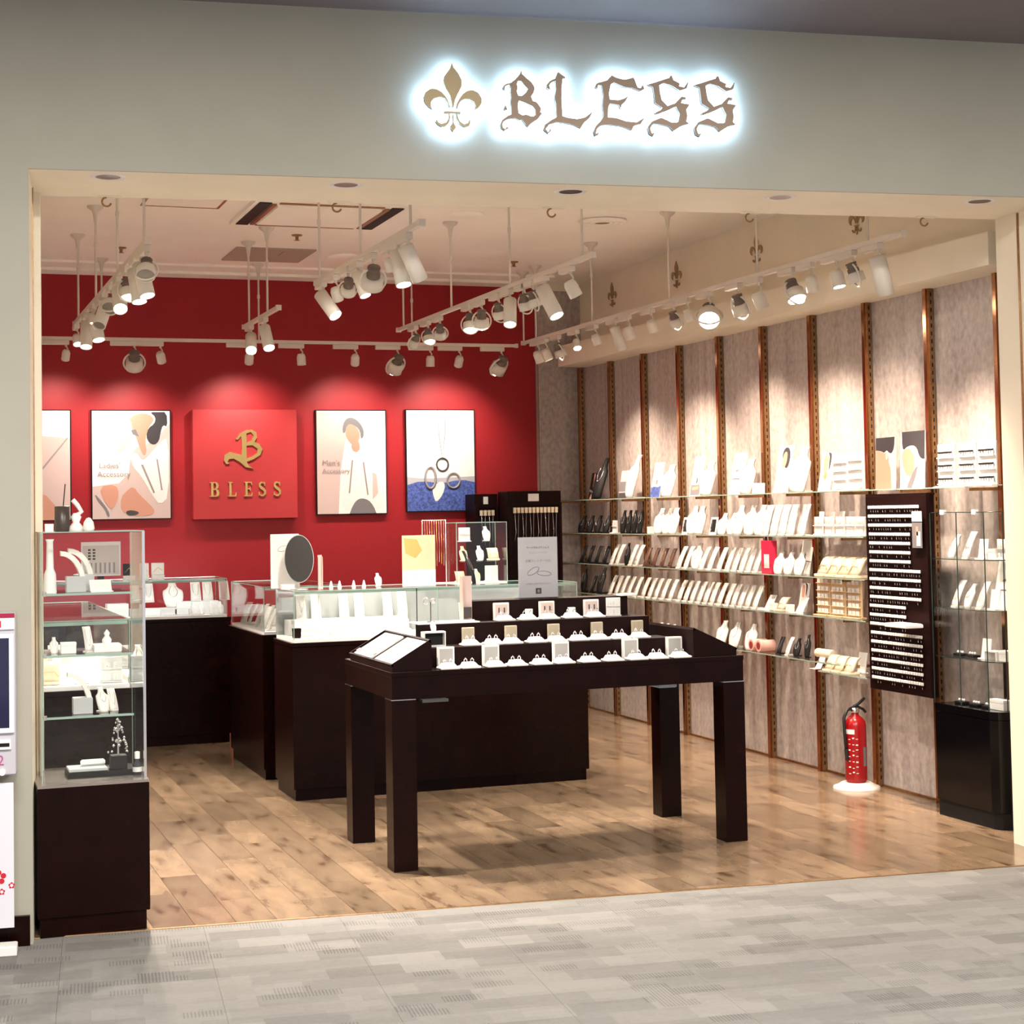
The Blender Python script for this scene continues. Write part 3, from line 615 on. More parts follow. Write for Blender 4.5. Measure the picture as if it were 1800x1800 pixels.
t = thing('bracelet_pad', '', 'jewellery pad'); MB().sheet(lambda u, v: ((u-.5)*.075, -.025+.05*v, .012+.075*math.sin(v*PI/2)), 3, 6, .02, M_BEIGE).build('pad', t); MB().box(-.038, .038, -.04, .03, 0, .012, M_BEIGE, bv=.002).build('base', t)
MB().tube([(-.034, -.02, .03), (-.02, -.012, .05), (.02, -.012, .05), (.034, -.02, .03)], .0015, M_GOLD, 4).build('bracelet', t); PAD = Proto(t)
t = thing('tiny_box', '', 'box'); MB().box(-.03, .03, -.02, .02, 0, .05, M_CARD, bv=.002).build('box', t); MB().box(-.031, .031, -.021, .021, .036, .052, M_CARD, bv=.001).build('lid', t); TBX = Proto(t)
t = thing('ring_roll', '', 'ring roll')
MB().cyl((-.02, -.05, .035), (-.02, .05, .035), .034, .034, M_PINK, 18).build('roll', t); MB().cyl((-.02, -.0515, .035), (-.02, -.05, .035), .022, .022, mat('deep_red_felt', (.25, .02, .02), .8), 16).build('end_felt', t); ROLL = Proto(t)
t = thing('bracelet_bar', '', 'jewellery stand')
MB().cyl((-.09, 0, .085), (.09, 0, .085), .026, .026, M_BEIGE, 18).build('bar', t); MB().cyl((0, 0, 0), (0, 0, .07), .008, .008, M_WOODL, 10).cyl((0, 0, 0), (0, 0, .008), .03, .03, M_WOODL, 16).build('stem', t); BAR = Proto(t)
t = thing('gift_bag', '', 'bag'); MB().box(-.06, .06, -.02, .02, 0, .19, mat('crimson_paper', (.62, .02, .07), .45)).build('bag', t); MB().box(-.025, .035, -.0215, -.02, .03, .11, M_CARD).build('label_card', t)
MB().tube([(-.025, -.018, .19), (-.02, -.018, .215), (.02, -.018, .215), (.025, -.018, .19)], .002, M_CARD, 5).build('handle', t); BAG = Proto(t)
t = thing('open_booklet', '', 'booklet'); MB().box(-.05, .05, 0, .003, 0, .12, M_CARD, Matrix.Rotation(-.5, 4, 'X')).box(-.05, .05, -.06, 0, 0, .003, M_CARD).build('pages', t); BKL = Proto(t)
RZ = -PI/2
SC = {}
def put(pr, name, lv, px, sc=1.0, X=4.80, z=None, where=None, py=None):
    z = LV[lv] if z is None else z
    y0 = py or 1000
    # find Y on the line X=const, z=const that projects to px
    lo, hi = 6.4, 12.25
    for _ in range(40):
        mid = (lo+hi)/2
        if proj((X, mid, z+.05))[0] > px: lo = mid
        else: hi = mid
    wh = where or f'the {LVN[lv]} wall shelf'
    SC.setdefault((name, wh), []).append((pr, px, (X, (lo+hi)/2, z), sc))
def flush():
    for (name, wh), L in SC.items():
        L.sort(key=lambda a: a[1])
        for i, (pr, px, loc, sc) in enumerate(L):
            pr.put(loc, RZ+(.5 if 'bust' in name else 0), (f'{ORD[i]} {name} from the left on {wh}' if len(L) > 1 else f'{name} on {wh}'), f'{name}s on {wh}' if len(L) > 1 else None, (sc, sc, sc))
    SC.clear()
Z6 = lambda x: 980+x/4.865
Z7 = lambda x: 1300+x/4.865
# top shelf
put(C_HEAD, 'dark portrait card', 0, 1038); put(BBT, 'tall black necklace bust', 0, 1059); put(C_BLUE, 'grey blue photo card', 0, 1093); put(WBT, 'tall leaning white necklace bust', 0, 1116)
put(C_SEA, 'white card with a blue sea print', 0, 1150); put(C_DK, 'white card with a dark group photo', 0, 1220); put(C_W, 'plain white card with a fine line drawing', 0, 1291)
for x in (1177, 1246, 1316): put(WB16, 'white curved necklace bust', 0, x, 1.25)
put(WB16, 'wide white necklace bust', 0, 1408, 1.5)
put(TBX, 'small white box', 0, 1333, 1.2); put(C_PER, 'white card with a black haired person in profile', 0, 1371); put(C_PER2, 'small white card with a person and an orange accent', 0, 1447)
put(RK1, 'white earring card rack', 0, 1477); put(RK1, 'white earring card rack', 0, 1504, 1.05)
put(C_E1, 'photo card of an ear and brown hair', 0, 1556, 1, 4.82); put(C_E2, 'larger photo card of an ear and dark hair', 0, 1603, 1, 4.82)
for x in (1664, 1701, 1736): put(RK2, 'white earring rack with black studs', 0, x, .95)
# second shelf
for x in (215, 285, 350, 425): put(BB12, 'small black chain bust', 1, Z6(x), 1.15)
put(RKS, 'small white earring stand', 1, Z6(490), .9)
for x in (565, 615, 660, 710): put(BB16, 'tall black narrow bust', 1, Z6(x), .95)
for x in (880, 950, 1000): put(WB16, 'white necklace bust', 1, Z6(x), 1)
put(TBX, 'small white box', 1, Z6(800), .9); 
for x in (1085, 1320): put(FRB, 'black pad in a white frame', 1, Z6(x), 1)
for x in (1165, 1225, 1560, 1660, 1745): put(WB16, 'white necklace bust', 1, Z6(x), 1.05)
for x in (1420, 1500): put(WB12, 'low white necklace bust', 1, Z6(x), 1.1)
for x in (240, 312, 384, 456, 548): put(WPAN, 'broad white slanted panel', 1, Z7(x), .98)
for x in (690, 780, 865, 945): put(BLK, 'blank back row card', 1, Z7(x), .75, 4.87, LV[1]+.06)
t = thing('display_step', 'clear white step behind the earring card stands on the second wall shelf', 'display riser', (4.845, 7.90, LV[1]+.0002)); MB().box(0, .05, 0, .62, .054, .059, M_CARD).box(0, .05, 0, .006, 0, .054, M_CARD).box(0, .05, .614, .62, 0, .054, M_CARD).build('step', t)
for x in (675, 765, 860, 950, 1035): put(RKS, 'small white earring card stand', 1, Z7(x), 1.05)
# third shelf
for x in (222, 285, 350, 418): put(B13, 'slanted black pendant stand', 2, Z6(x), 1.05)
for x in (490, 535, 650, 700, 1065, 1125, 1260, 1330, 1410, 1480, 1540, 1600, 1660, 1722): put(W13, 'slanted white pendant stand', 2, Z6(x), 1.05)
put(BB16, 'black bust with white pearls', 2, Z6(600), .9); put(WB16, 'white necklace bust', 2, Z6(1200), .95)
for x in (770, 840, 910, 980): put(BR12, 'slanted brown pendant stand', 2, Z6(x), 1)
put(BAG, 'crimson gift bag with a white card', 2, Z7(255), 1)
for x in (345, 430, 520): put(WB12, 'rounded white bust', 2, Z7(x), 1.05)
put(C_W, 'tall pale card at the back', 2, Z7(545), .75, 4.88)
for x in (740, 830, 920, 1010): put(PAD, 'cream bracelet pad', 2, Z7(x), 1.25)
# fourth shelf
put(BB16, 'tall black bust', 3, Z6(230), 1); put(BBT, 'wide black bust', 3, Z6(385), .62); put(B13, 'leaning black stand', 3, Z6(310), 1)
for x in (475, 525, 575, 630, 690, 755, 810, 865, 925, 990, 1065, 1120, 1175, 1235, 1290, 1345, 1410, 1475, 1530, 1590, 1650, 1715): put(W13, 'slanted white pendant stand', 3, Z6(x), 1)
put(BKL, 'open white booklet', 3, Z7(235), .8); put(TBX, 'small white box', 3, Z7(290), .8); put(PAD, 'cream pad with small bracelets', 3, Z7(370), .9); put(TBX, 'second small cream box', 3, Z7(430), .8)
put(C_PER2, 'tall pale photo card', 3, Z7(530), .75, 4.86); put(BKL, 'tilted white tray card', 3, Z7(505), .8)
for x in (722, 850, 985): put(RKW, 'light wood rack of earring cards', 3, Z7(x), 1)
# fifth shelf
for x in (1159, 1170, 1181): put(W13, 'short slanted white stand', 4, x, .65)
put(B13, 'short slanted black stand', 4, 1150, .65)
for x in (1271, 1294, 1322): put(WB12, 'wide white necklace bust', 4, x, 1.25)
for x in (1336, 1349): put(ROLL, 'pink ring roll', 4, x, 1)
put(B13, 'slanted dark ring stand', 4, 1372, .8); put(W13, 'slanted white stand between the dark ones', 4, 1388, .75); put(BB12, 'low black bust', 4, 1402, .9); put(BB16, 'tall black bust', 4, 1420, .75)
LW = 'the shelf beside the earring board'
put(BAR, 'cream padded bracelet bar', 4, 1452, .95, 4.82, .608, LW)
put(BKL, 'tilted cream card', 4, 1437, .6, 4.77, .608, LW)
for x in (1462, 1478, 1496): put(PAD, 'cream bracelet pad', 4, x, 1.0, 4.76, .608, LW)
put(BLK, 'pale pink sloping card', 4, 1513, 1.1, 4.84, .608, LW)
flush()
# ================================================================== EARRING BOARD
t = thing('earring_board', 'tall black board hung with many rows of white carded earrings', 'display board', (4.72, 7.218, .56))
MB().box(0, .05, 0, .545, 0, .99, M_DARK2, bv=.002).build('board', t); MB().box(.0, .022, -.012, 0, 0, .99, M_DARK2).build('side_panel', t); MB().box(0, .05, -.012, .545, .99, 1.0, M_DARK2).build('top_panel', t)
for r in range(20):
    z = .925-.0458*r; full = .50
    a0 = .04
    if 11 <= r <= 13: a0 = .18
    if 3 <= r <= 6: a0 = .125
    MB().box(-.012, 0, a0, .53, z-.006, z-.003, M_DARK2).build('rail', t)
    b = MB(); n = int((.52-a0)/.0225)
    for k in range(n):
        y = a0+.012+k*.0225
        b.box(-.010, -.006, y-.0088, y+.0088, z, z+.016, M_CARD, bv=.0018)
        if random.random() < .6: b.lathe([(0, z-.02), (.003, z-.014), (0, z-.004)], M_SILVER, 5, Matrix.Translation((-.008, y+random.uniform(-.004, .004), 0)))
    tag(b.build('earring_card_row', t), kind='stuff')
t2 = thing('small_sign', 'small white notice with a figure photo at the upper right of the earring board', 'sign', (4.706, 7.225, 1.30))
MB().box(-.003, 0, 0, .085, .12, .17, M_CARD).build('notice', t2); MB().box(-.003, 0, .0, .085, -.01, .115, M_PGREY).build('photo', t2)
MB().box(-.004, -.003, .012, .045, 0, .07, M_CARD).box(-.004, -.003, .03, .05, .05, .095, M_SKIN).build('figure_print', t2)
t2 = thing('tray_board', 'flat white tray standing out from the earring board', 'tray', (4.60, 7.23, .90)); MB().box(0, .10, 0, .19, 0, .018, M_CARD, bv=.003).build('tray', t2); MB().box(.006, .094, .006, .184, .018, .021, M_PWARM).build('liner', t2)
# ================================================================== FIRE EXTINGUISHER
t = thing('fire_extinguisher', 'red fire extinguisher standing in a white holder against the shelf wall', 'fire extinguisher', (4.80, 8.06, 0))
MB().lathe([(0, .03), (.052, .032), (.058, .045), (.058, .33), (.054, .352), (.040, .372), (.022, .385), (.018, .40), (0, .40)], M_REDB, 28).build('cylinder', t)
MB().lathe([(.020, .398), (.024, .402), (.024, .425), (0, .428)], M_SILVER, 16).build('valve', t)
MB().tube([(-.012, 0, .415), (-.005, 0, .432), (.02, -.005, .445), (.055, -.01, .475)], .0085, M_RUBBER, 8).build('lever', t); MB().tube([(-.008, 0, .418), (.022, 0, .428), (.048, -.005, .415), (.062, -.008, .398)], .0075, M_RUBBER, 8).build('handle', t)
MB().tube([(-.012, 0, .425), (-.05, -.005, .415), (-.072, -.008, .375), (-.070, -.008, .30), (-.064, -.012, .20)], .009, M_RUBBER, 8).cyl((-.064, -.012, .21), (-.063, -.014, .15), .012, .009, M_RUBBER, 10).build('hose', t)
def wrap(a0, a1, z0, z1, r, m, nm, lab=None):
    n = 10; vs = []; 
    for i in range(n+1):
        a = a0+(a1-a0)*i/n
        vs += [(r*math.cos(a), r*math.sin(a), z0), (r*math.cos(a), r*math.sin(a), z1)]
    o = MB().add(vs, [(2*i, 2*i+2, 2*i+3, 2*i+1) for i in range(n)], m, True).build(nm, t)
    if lab: o['label'] = lab
wrap(math.radians(178), math.radians(235), .29, .315, .0588, M_CARD, 'white_label', 'white band label')
wrap(math.radians(282), math.radians(305), .12, .22, .0588, M_PGREY, 'grey_label', 'grey label')
b = MB()
for k in range(7):
    for r_, (aa, ab) in enumerate(((200, 212), (222, 232), (240, 252))):
        z = .08+k*.03; a = math.radians(aa); c = math.radians(ab); rr = .0589
        hh = (.004, .007, .003)[(k+r_) % 3]; z += (0, .006, .003)[(k*2+r_) % 3]; b.add([(rr*math.cos(a), rr*math.sin(a), z), (rr*math.cos(c), rr*math.sin(c), z), (rr*math.cos(c), rr*math.sin(c), z+hh), (rr*math.cos(a), rr*math.sin(a), z+hh)], [(0, 1, 2, 3)], M_CARD)
tag(b.build('printed_marks', t), 'small white printed marks', kind='stuff')
t = thing('extinguisher_holder', 'white curved stand under the red fire extinguisher', 'stand', (4.80, 8.06, 0))
MB().lathe([(.125, 0), (.123, .010), (.100, .018), (.078, .032), (.066, .034), (.064, .022), (0, .022)], M_LAMPW, 28).build('base', t)
# ================================================================== RIGHT GLASS CASE
def glass_case(t, x0, x1, y0, y1, z0, z1, th=.005, back=True, posts=True):
    """glass panes + bright edges, local coords"""
    MB().box(x0, x1, y0, y0+th, z0, z1, GLASS).build('front_pane', t)
    MB().box(x0, x0+th, y0+th, y1, z0, z1, GLASS).build('side_pane', t); MB().box(x1-th, x1, y0+th, y1, z0, z1, GLASS).build('side_pane', t)
    MB().box(x0, x1, y0, y1, z1, z1+th, GLASS).build('top_pane', t)
    e = MB(); q = .0018
    for (x, y) in ((x0, y0), (x1, y0), (x0, y1), (x1, y1)): e.box(x-q, x+q, y-q, y+q, z0, z1+th, GEDGE)
    for z in (z1+th,):
        e.box(x0, x1, y0-q, y0+q, z-q, z+q, GEDGE); e.box(x0, x1, y1-q, y1+q, z-q, z+q, GEDGE); e.box(x0-q, x0+q, y0, y1, z-q, z+q, GEDGE); e.box(x1-q, x1+q, y0, y1, z-q, z+q, GEDGE)
    e.build('glass_rim', t)
t = thing('display_cabinet', 'tall corner glass display cabinet on a glossy black base by the right jamb', 'display cabinet', (4.735, 6.70, 0))
pl = [(0, .50), (0, .06), (.02, .02), (.06, 0), (.175, 0), (.175, .50)]
def vprism(poly, z0, z1, m):
    n = len(poly); vs = [(x, y, z0) for x, y in poly]+[(x, y, z1) for x, y in poly]
    return MB().add(vs, [tuple(range(n-1, -1, -1)), tuple(range(n, 2*n))]+[(i, (i+1) % n, n+(i+1) % n, n+i) for i in range(n)], m)
vprism([(x+.012, y+.004) for x, y in pl], 0, .075, M_BLK).build('plinth', t); vprism(pl, .078, .50, M_BLACK).build('base', t); vprism(pl, .503, .54, M_BLACK).build('drawer', t)
b = MB(); n = 3
for (a, c) in ((pl[0], pl[1]), (pl[1], pl[2]), (pl[2], pl[3]), (pl[3], pl[4])):
    b.add([(a[0], a[1], .54), (c[0], c[1], .54), (c[0], c[1], 1.46), (a[0], a[1], 1.46)], [(0, 1, 2, 3)], GLASS)
b.build('curved_glass', t)
e = MB()
for (x, y) in (pl[0], pl[1], pl[3], pl[4], (0, .28)): e.box(x-.002, x+.002, y-.002, y+.002, .54, 1.46, M_RIMD)
e.build('glass_rim', t)
for z in (.765, 1.0, 1.235, 1.46):
    vprism([(x*.95+.006, y) for x, y in pl], z, z+.005, GLASS).build('shelf', t)
    s = MB(); 
    for (a, c) in ((pl[0], pl[1]), (pl[1], pl[3]), (pl[3], pl[4])): s.tube([(a[0]*.95+.005, a[1], z+.0025), (c[0]*.95+.005, c[1], z+.0025)], .0026, M_RIMD, 4)
    s.build('shelf_edge', t)
for y in (.12, .38): MB().box(-.004, .014, y, y+.03, 1.452, 1.475, M_CARD).build('clip', t)
RW = ('lowest', 'second', 'third', 'fourth')
t = thing('jewellery_riser', '', 'display riser'); MB().box(-.05, .05, -.03, .03, .04, .045, M_CARD).box(-.05, -.045, -.03, .03, 0, .04, M_CARD).box(.045, .05, -.03, .03, 0, .04, M_CARD).build('riser', t); RIS = Proto(t)
t = thing('ear_pad', '', 'jewellery pad'); MB().box(-.035, .035, -.02, .02, 0, .012, M_BLK, bv=.002).build('pad', t); b = MB()
for k in range(3): b.lathe([(0, .012), (.007, .016), (.006, .024), (0, .027)], M_CARD, 8, Matrix.Translation((-.02+.02*k, 0, 0)))
b.build('pearl', t); EPD = Proto(t)
cab = [(EPD, 0, .40, 'black pearl pad'), (EPD, 0, .28, 'black pearl pad'), (EPD, 0, .18, 'black pearl pad'), (TBX, 0, .07, 'white card box'), (TBX, 0, .12, 'white card box'),
       (EPD, 1, .40, 'black pearl pad'), (RIS, 1, .12, 'white acrylic riser'), (EPD, 1, .30, 'black pearl pad'), (BLK, 1, .20, 'blank white card'), (TBX, 1, .04, 'white card box'),
       (W13, 2, .40, 'slanted white pendant stand'), (WB12, 2, .30, 'small white bust'), (W13, 2, .2, 'slanted white pendant stand'), (BLK, 2, .12, 'blank white card'), (C_W, 2, .05, 'white notice card'),
       (WB12, 3, .42, 'small white bust'), (W13, 3, .30, 'slanted white pendant stand'), (BLK, 3, .20, 'blank white card'), (TBX, 3, .10, 'white card box'), (RKS, 3, .04, 'white earring card stand')]
cz = (.54, .77, 1.005, 1.24); seen = {}
for pr, lv, yy, nm in cab:
    k = (lv, nm); seen[k] = seen.get(k, 0)+1
for pr, lv, yy, nm in cab:
    k = (lv, nm); seen2 = globals().setdefault('seen2', {}); seen2[k] = seen2.get(k, 0)+1
    pre = f'{ORD[seen2[k]-1]} ' if seen[k] > 1 else ''
    pr.put((4.735+.085, 6.70+yy, cz[lv]), RZ, f'{pre}{nm}{" from the left" if seen[k] > 1 else ""} on the {RW[lv]} level of the corner cabinet', None, (.95, .95, .95))
# ================================================================== LEFT GLASS TOWER
t = thing('display_cabinet', 'narrow glass tower case on a dark wood base at the left jamb', 'display cabinet', (.462, 6.43, 0))
MB().box(.008, .385, .01, .44, 0, .07, M_DARK).build('plinth', t); MB().box(0, .397, 0, .45, .07, .535, M_DARK, bv=.002).build('base', t); MB().box(.0, .397, 0, .45, .535, .545, mat('grey_top', (.22, .19, .17), .2)).build('base_top', t)
glass_case(t, .022, .393, .06, .44, .545, 1.452)
MB().box(.386, .396, .056, .066, .545, 1.456, M_SILVER).build('corner_strip', t)
for z in (1.231, 1.005, .78):
    MB().box(.03, .353, .075, .43, z-.006, z, GLASS).build('shelf', t); MB().box(.03, .353, .072, .0755, z-.007, z+.001, GEDGE).build('shelf_edge', t)
b = MB()
for z in (1.231, 1.005, .78): b.cyl((.035, .075, z-.008), (.035, .075, z+.008), .006, .006, M_SILVER, 8)
b.build('shelf_pin', t)
def arch_stand(loc, lab, m=M_GREY, s=1.0, mirror=False):
    t = thing('arched_bracelet_stand', lab, 'jewellery stand', loc); k = -1 if mirror else 1
    MB().box(-.035*s, .035*s, -.03, .03, 0, .06*s, m, bv=.002).build('block', t)
    vs = lambda u, v: (k*(.03-.085*(math.sin(v*PI/2)))*s+0*u, -.025+.05*u, (.05+.10*(1-(1-v)**2))*s)
    pts = [(k*(.035-.09*(1-math.cos(a)))*s, (.03+.125*math.sin(a))*s) for a in [i*PI/2/8 for i in range(9)]]
    outer = pts; inner = [(x-k*.018*s*math.cos(i*PI/16), z-.018*s*math.sin(i*PI/16)) for i, (x, z) in enumerate(pts)]
    MB().prism(outer+inner[::-1], -.025, .025, M_WHITE).build('arch', t)
    MB().tube([(outer[3][0]-.004*k, -.03, outer[3][1]), (outer[3][0]+.003*k, 0, outer[3][1]+.003), (outer[3][0]-.004*k, .03, outer[3][1])], .0015, M_SILVER, 4).build('bracelet', t)
TX = lambda px, py, Y: PY(px, py, Y)
p = TX(133, 1030, 6.62); arch_stand((p.x, 6.62, 1.231), 'pale grey arched bracelet stand on the upper shelf of the left tower')
p = TX(143, 1030, 6.74); arch_stand((p.x+.01, 6.75, 1.231), 'second arched stand standing behind the first on the upper shelf of the left tower', M_GREY, 1.05)
p = TX(145, 1250, 6.60); arch_stand((p.x, 6.60, .78), 'pale grey arched bracelet stand on the lower shelf of the left tower')
WB12.put((TX(180, 1250, 6.62).x, 6.62, .78), .3, 'small white bust beside the grey block on the lower shelf of the left tower', None, (.75, .75, .75))
W13.put((TX(198, 1250, 6.65).x, 6.65, .78), .3, 'slanted white stand on the lower shelf of the left tower', None, (.6, .6, .6))
WB12.put((TX(95, 1140, 6.62).x, 6.62, 1.005), 0, 'white bust at the left end of the middle shelf of the left tower', None, (.5, .5, .5))
TBX.put((TX(120, 1140, 6.60).x, 6.60, 1.005), 0, 'white box at the left of the middle shelf of the left tower', None, (.9, 1, .8))
t2 = thing('jewellery_tray', 'cream tray holding a small white figure on the middle shelf of the left tower', 'tray', (TX(188, 1140, 6.6).x, 6.6, 1.005))
MB().box(-.05, .05, -.04, .04, 0, .03, M_CARD, bv=.003).build('tray', t2); MB().lathe([(.015, .03), (.018, .045), (.008, .06), (.012, .07), (0, .085)], M_CARD, 12).build('figure', t2)
W13.put((TX(155, 1140, 6.62).x, 6.62, 1.005), .2, 'thin slanted white stand in the middle shelf of the left tower', None, (.6, .8, .7))
BKL.put((TX(180, 1035, 6.6).x, 6.64, 1.231), 0, 'small open white booklet on the upper shelf of the left tower', None, (.8, .8, .4))
t2 = thing('cream_column', 'cream padded column at the left end of the upper shelf of the left tower', 'jewellery stand', (TX(88, 1035, 6.62).x, 6.62, 1.231)); MB().lathe([(.024, 0), (.022, .07), (.014, .09), (.012, .19), (.016, .20), (0, .20)], M_CARD, 14).build('column', t2)
t2 = thing('flat_case', 'flat grey jewellery case with a black edge at the bottom of the left tower', 'case', (TX(178, 1368, 6.60).x, 6.62, .545))
MB().box(-.125, .125, -.06, .07, 0, .022, M_BLK, bv=.002).build('body', t2); MB().box(-.12, .02, -.055, .06, .022, .034, M_GREY, bv=.002).build('lid', t2)
t2 = thing('white_bar', 'small white rounded bar lying on the grey case', 'box', (TX(163, 1333, 6.64).x, 6.64, .580)); MB().box(-.045, .045, -.01, .01, 0, .022, M_CARD, bv=.006).build('bar', t2)
t2 = thing('crystal_tree', 'sparkling silver crystal tree on a black cube in the left tower', 'ornament', (TX(208, 1330, 6.6).x, 6.60, .568))
MB().box(-.03, .03, -.03, .03, 0, .05, M_BLK, bv=.002).build('cube', t2)
b = MB()
for i in range(42):
    h = random.random(); r = .034*(1-h)+.004; a = random.random()*2*PI; s = .004+.004*random.random()
    b.lathe([(0, -s), (s, 0), (0, s)], M_SILVER, 5, Matrix.Translation((r*math.cos(a), r*math.sin(a), .055+.13*h)))
tag(b.build('crystals', t2), kind='stuff'); MB().cyl((0, 0, .05), (0, 0, .19), .004, .001, M_SILVER, 6).build('stem', t2)
t2 = thing('scent_bottle', 'small glass bottle with a white cap at the bottom right of the left tower', 'bottle', (TX(244, 1362, 6.55).x-.004, 6.56, .545))
MB().lathe([(0, 0), (.016, 0), (.017, .04), (.008, .052), (.008, .06)], mat('dark_glass', (.05, .05, .06), .05), 14).build('bottle', t2); MB().lathe([(.010, .06), (.010, .085), (0, .088)], M_CARD, 12).build('cap', t2); MB().lathe([(.0175, .012), (.0178, .03)], M_CARD, 14).build('label_band', t2)
# on top of the tower
ZT = 1.4575
t2 = thing('stick_pot', 'dark cylindrical pot with a straight stick on top of the left tower', 'pot', (.572, 6.63, ZT))
MB().lathe([(0, 0), (.026, 0), (.028, .005), (.028, .095), (.022, .097), (.022, .05), (0, .05)], mat('dark_bronze_pot', (.05, .035, .03), .35), 20).build('pot', t2); MB().cyl((0, 0, .05), (.012, 0, .18), .002, .002, M_BLK, 6).build('stick', t2)
t2 = thing('white_figurine', 'white abstract figurine beside the dark pot on top of the left tower', 'ornament', (.622, 6.62, ZT))
MB().lathe([(0, 0), (.028, 0), (.024, .02), (.012, .035), (.020, .055), (.010, .07)], M_CARD, 14).tube([(0, 0, .06), (.02, 0, .075), (.005, 0, .10), (-.012, 0, .12)], .009, M_CARD, 8).build('body', t2)
t2 = thing('white_egg_ornament', 'low white rounded ornament at the right end on top of the left tower', 'ornament', (.666, 6.60, ZT)); MB().lathe([(0, 0), (.018, 0), (.022, .012), (.018, .035), (.008, .05), (0, .053)], M_CARD, 14).build('body', t2)
TBX.put((.525, 6.64, ZT), 0, 'small white box left of the dark pot on top of the left tower', None, (.5, .8, .6))
# ================================================================== COUNTERS
def counter(lab, x0, x1, y0, y1, zt=.83, inset=.03, vit=None, vlab=None, vback=None, led=6):
    M_LED = LED(led)
    t = thing('counter', lab, 'counter', (x0, y0, 0)); W = x1-x0; D = y1-y0
    MB().box(.012, W-.012, .014, D-.014, 0, .06, M_DARK).build('plinth', t); MB().box(0, W, 0, D, .06, zt-.022, M_DARK, bv=.002).build('body', t)
    MB().box(-.004, W+.004, -.004, D+.004, zt-.022, zt, M_DARK, bv=.002).build('top', t)
    if vit:
        a, b_, c, d, h = vit
        v = thing('glass_vitrine', vlab, 'glass case', (x0+a, y0+c, zt)); w = W-a-b_; dd = D-c-d
        MB().box(0, w, 0, dd, 0, .016, M_CARD).build('base_pad', v)
        glass_case(v, 0, w, 0, dd, .016, h)
        MB().box(.01, w-.01, dd-.014, dd-.006, h-.012, h-.006, M_LED).box(.008, w-.008, dd-.019, dd-.0145, h-.014, h, GEDGE).build('led_strip', v)
        MB().box(.01, w-.01, .010, .018, h-.012, h-.006, M_LED).build('led_strip', v)
        MB().box(.008, w-.008, .006, .0095, h-.014, h, GEDGE).box(.008, w-.008, .0095, .019, h-.0055, h, GEDGE).build('led_channel', v)
        if vback: MB().box(.0, w, dd-.004, dd, .016, h, vback).build('back_panel', v)
        return t, v
    return t, None
XA0, XA1, YA0, YA1 = 1.948, 3.625, 8.95, 9.42
cA, vA = counter('dark wood counter standing right behind the ring table', XA0, XA1, YA0, YA1, .83, vit=(.012, .05, .01, .01, .268), vlab='long glass vitrine with a pale blue back on the counter behind the ring table', vback=M_BLUEG, led=4)
cB, vB = counter('dark wood side counter running back from the counter behind the ring table', 1.948, 2.42, 9.74, 10.78, .825, vit=(.012, .012, .012, .012, .268), vlab='glass vitrine full of white stands on the side counter', led=8)
cC, vC = counter('dark wood counter in front of the red wall at the left', .62, 2.085, 11.50, 11.98, .835, vit=(.02, .02, .02, .02, .252), vlab='glass vitrine of white busts on the counter before the red wall', led=16)
cD, vD = counter('dark wood counter along the left wall behind the glass tower', .45, .89, 6.97, 8.6, .83, vit=(.01, .03, .01, .01, .268), vlab='glass vitrine on the left wall counter behind the glass tower', led=4)
MB().box(2.639-XA0-.014, 2.639-XA0-.010, -.002, .003, .016, .268, M_BLK).build('divider', vA); MB().box(2.76-XA0-.014, 2.76-XA0-.011, -.002, .003, .016, .268, GEDGE).build('divider', vA)
zA = .83+.0165; zV = .83+.268+.006
# inside the front vitrine
for i, px in enumerate((530, 556, 605, 632, 682, 708)):
    p = PY(px, 1092, 9.33); W13.put((p.x, 9.34, zA+.085), 0, f'{ORD[i]} tall white pendant card from the left at the back of the long vitrine', 'tall white pendant cards in the long vitrine', (1.05, .6, 1.05))
t = thing('display_step', 'long white step at the back inside the long vitrine', 'display riser', (2.0, 9.28, zA)); MB().box(0, .68, 0, .11, 0, .084, M_CARD, bv=.002).build('step', t)
for i, (px, w, lab) in enumerate(((545, .14, 'first'), (612, .18, 'second'), (695, .19, 'third'))):
    p = PY(px, 1105, 9.2); t = thing('ring_box', f'{lab} open white ring box with gold rings from the left in the long vitrine', 'ring box', (p.x, 9.21, zA), 0, 'open white ring boxes in the long vitrine')
    MB().box(-w/2, w/2, 0, .05, 0, .02, M_CARD, bv=.002).build('tray', t); MB().box(-w/2, w/2, .045, .053, .02, .07, M_CARD, Matrix.Translation((0, 0, 0)), bv=.002).build('lid', t)
    for k in range(int(w/.022)):
        x = -w/2+.015+k*.022; MB().tube([(x+.007*math.cos(a), .015, .022+.007*math.sin(a)) for a in [j*PI/5 for j in range(10)]], .0014, M_GOLD, 4, True).build('ring', t)
t = thing('small_case', 'small dark brown case at the left in the long vitrine', 'case', (PY(515, 1110, 9.1).x+.02, 9.1, zA)); MB().box(-.02, .02, -.02, .02, 0, .05, M_DARK2, bv=.002).build('box', t); MB().box(-.021, .021, -.021, .021, .035, .052, M_DARK2, bv=.001).build('lid', t)
t = thing('flat_tray', '', 'tray'); MB().box(-.045, .045, -.03, .03, 0, .008, M_CARD, bv=.001).box(-.040, .040, -.025, .025, .008, .010, M_BEIGE).build('tray', t)
b = MB()
for k in range(5): b.tube([(-.03+.015*k, -.02, .012), (-.026+.015*k, 0, .013), (-.03+.015*k, .02, .012)], .001, M_GOLD, 4)
b.build('bracelets', t); FT = Proto(t)
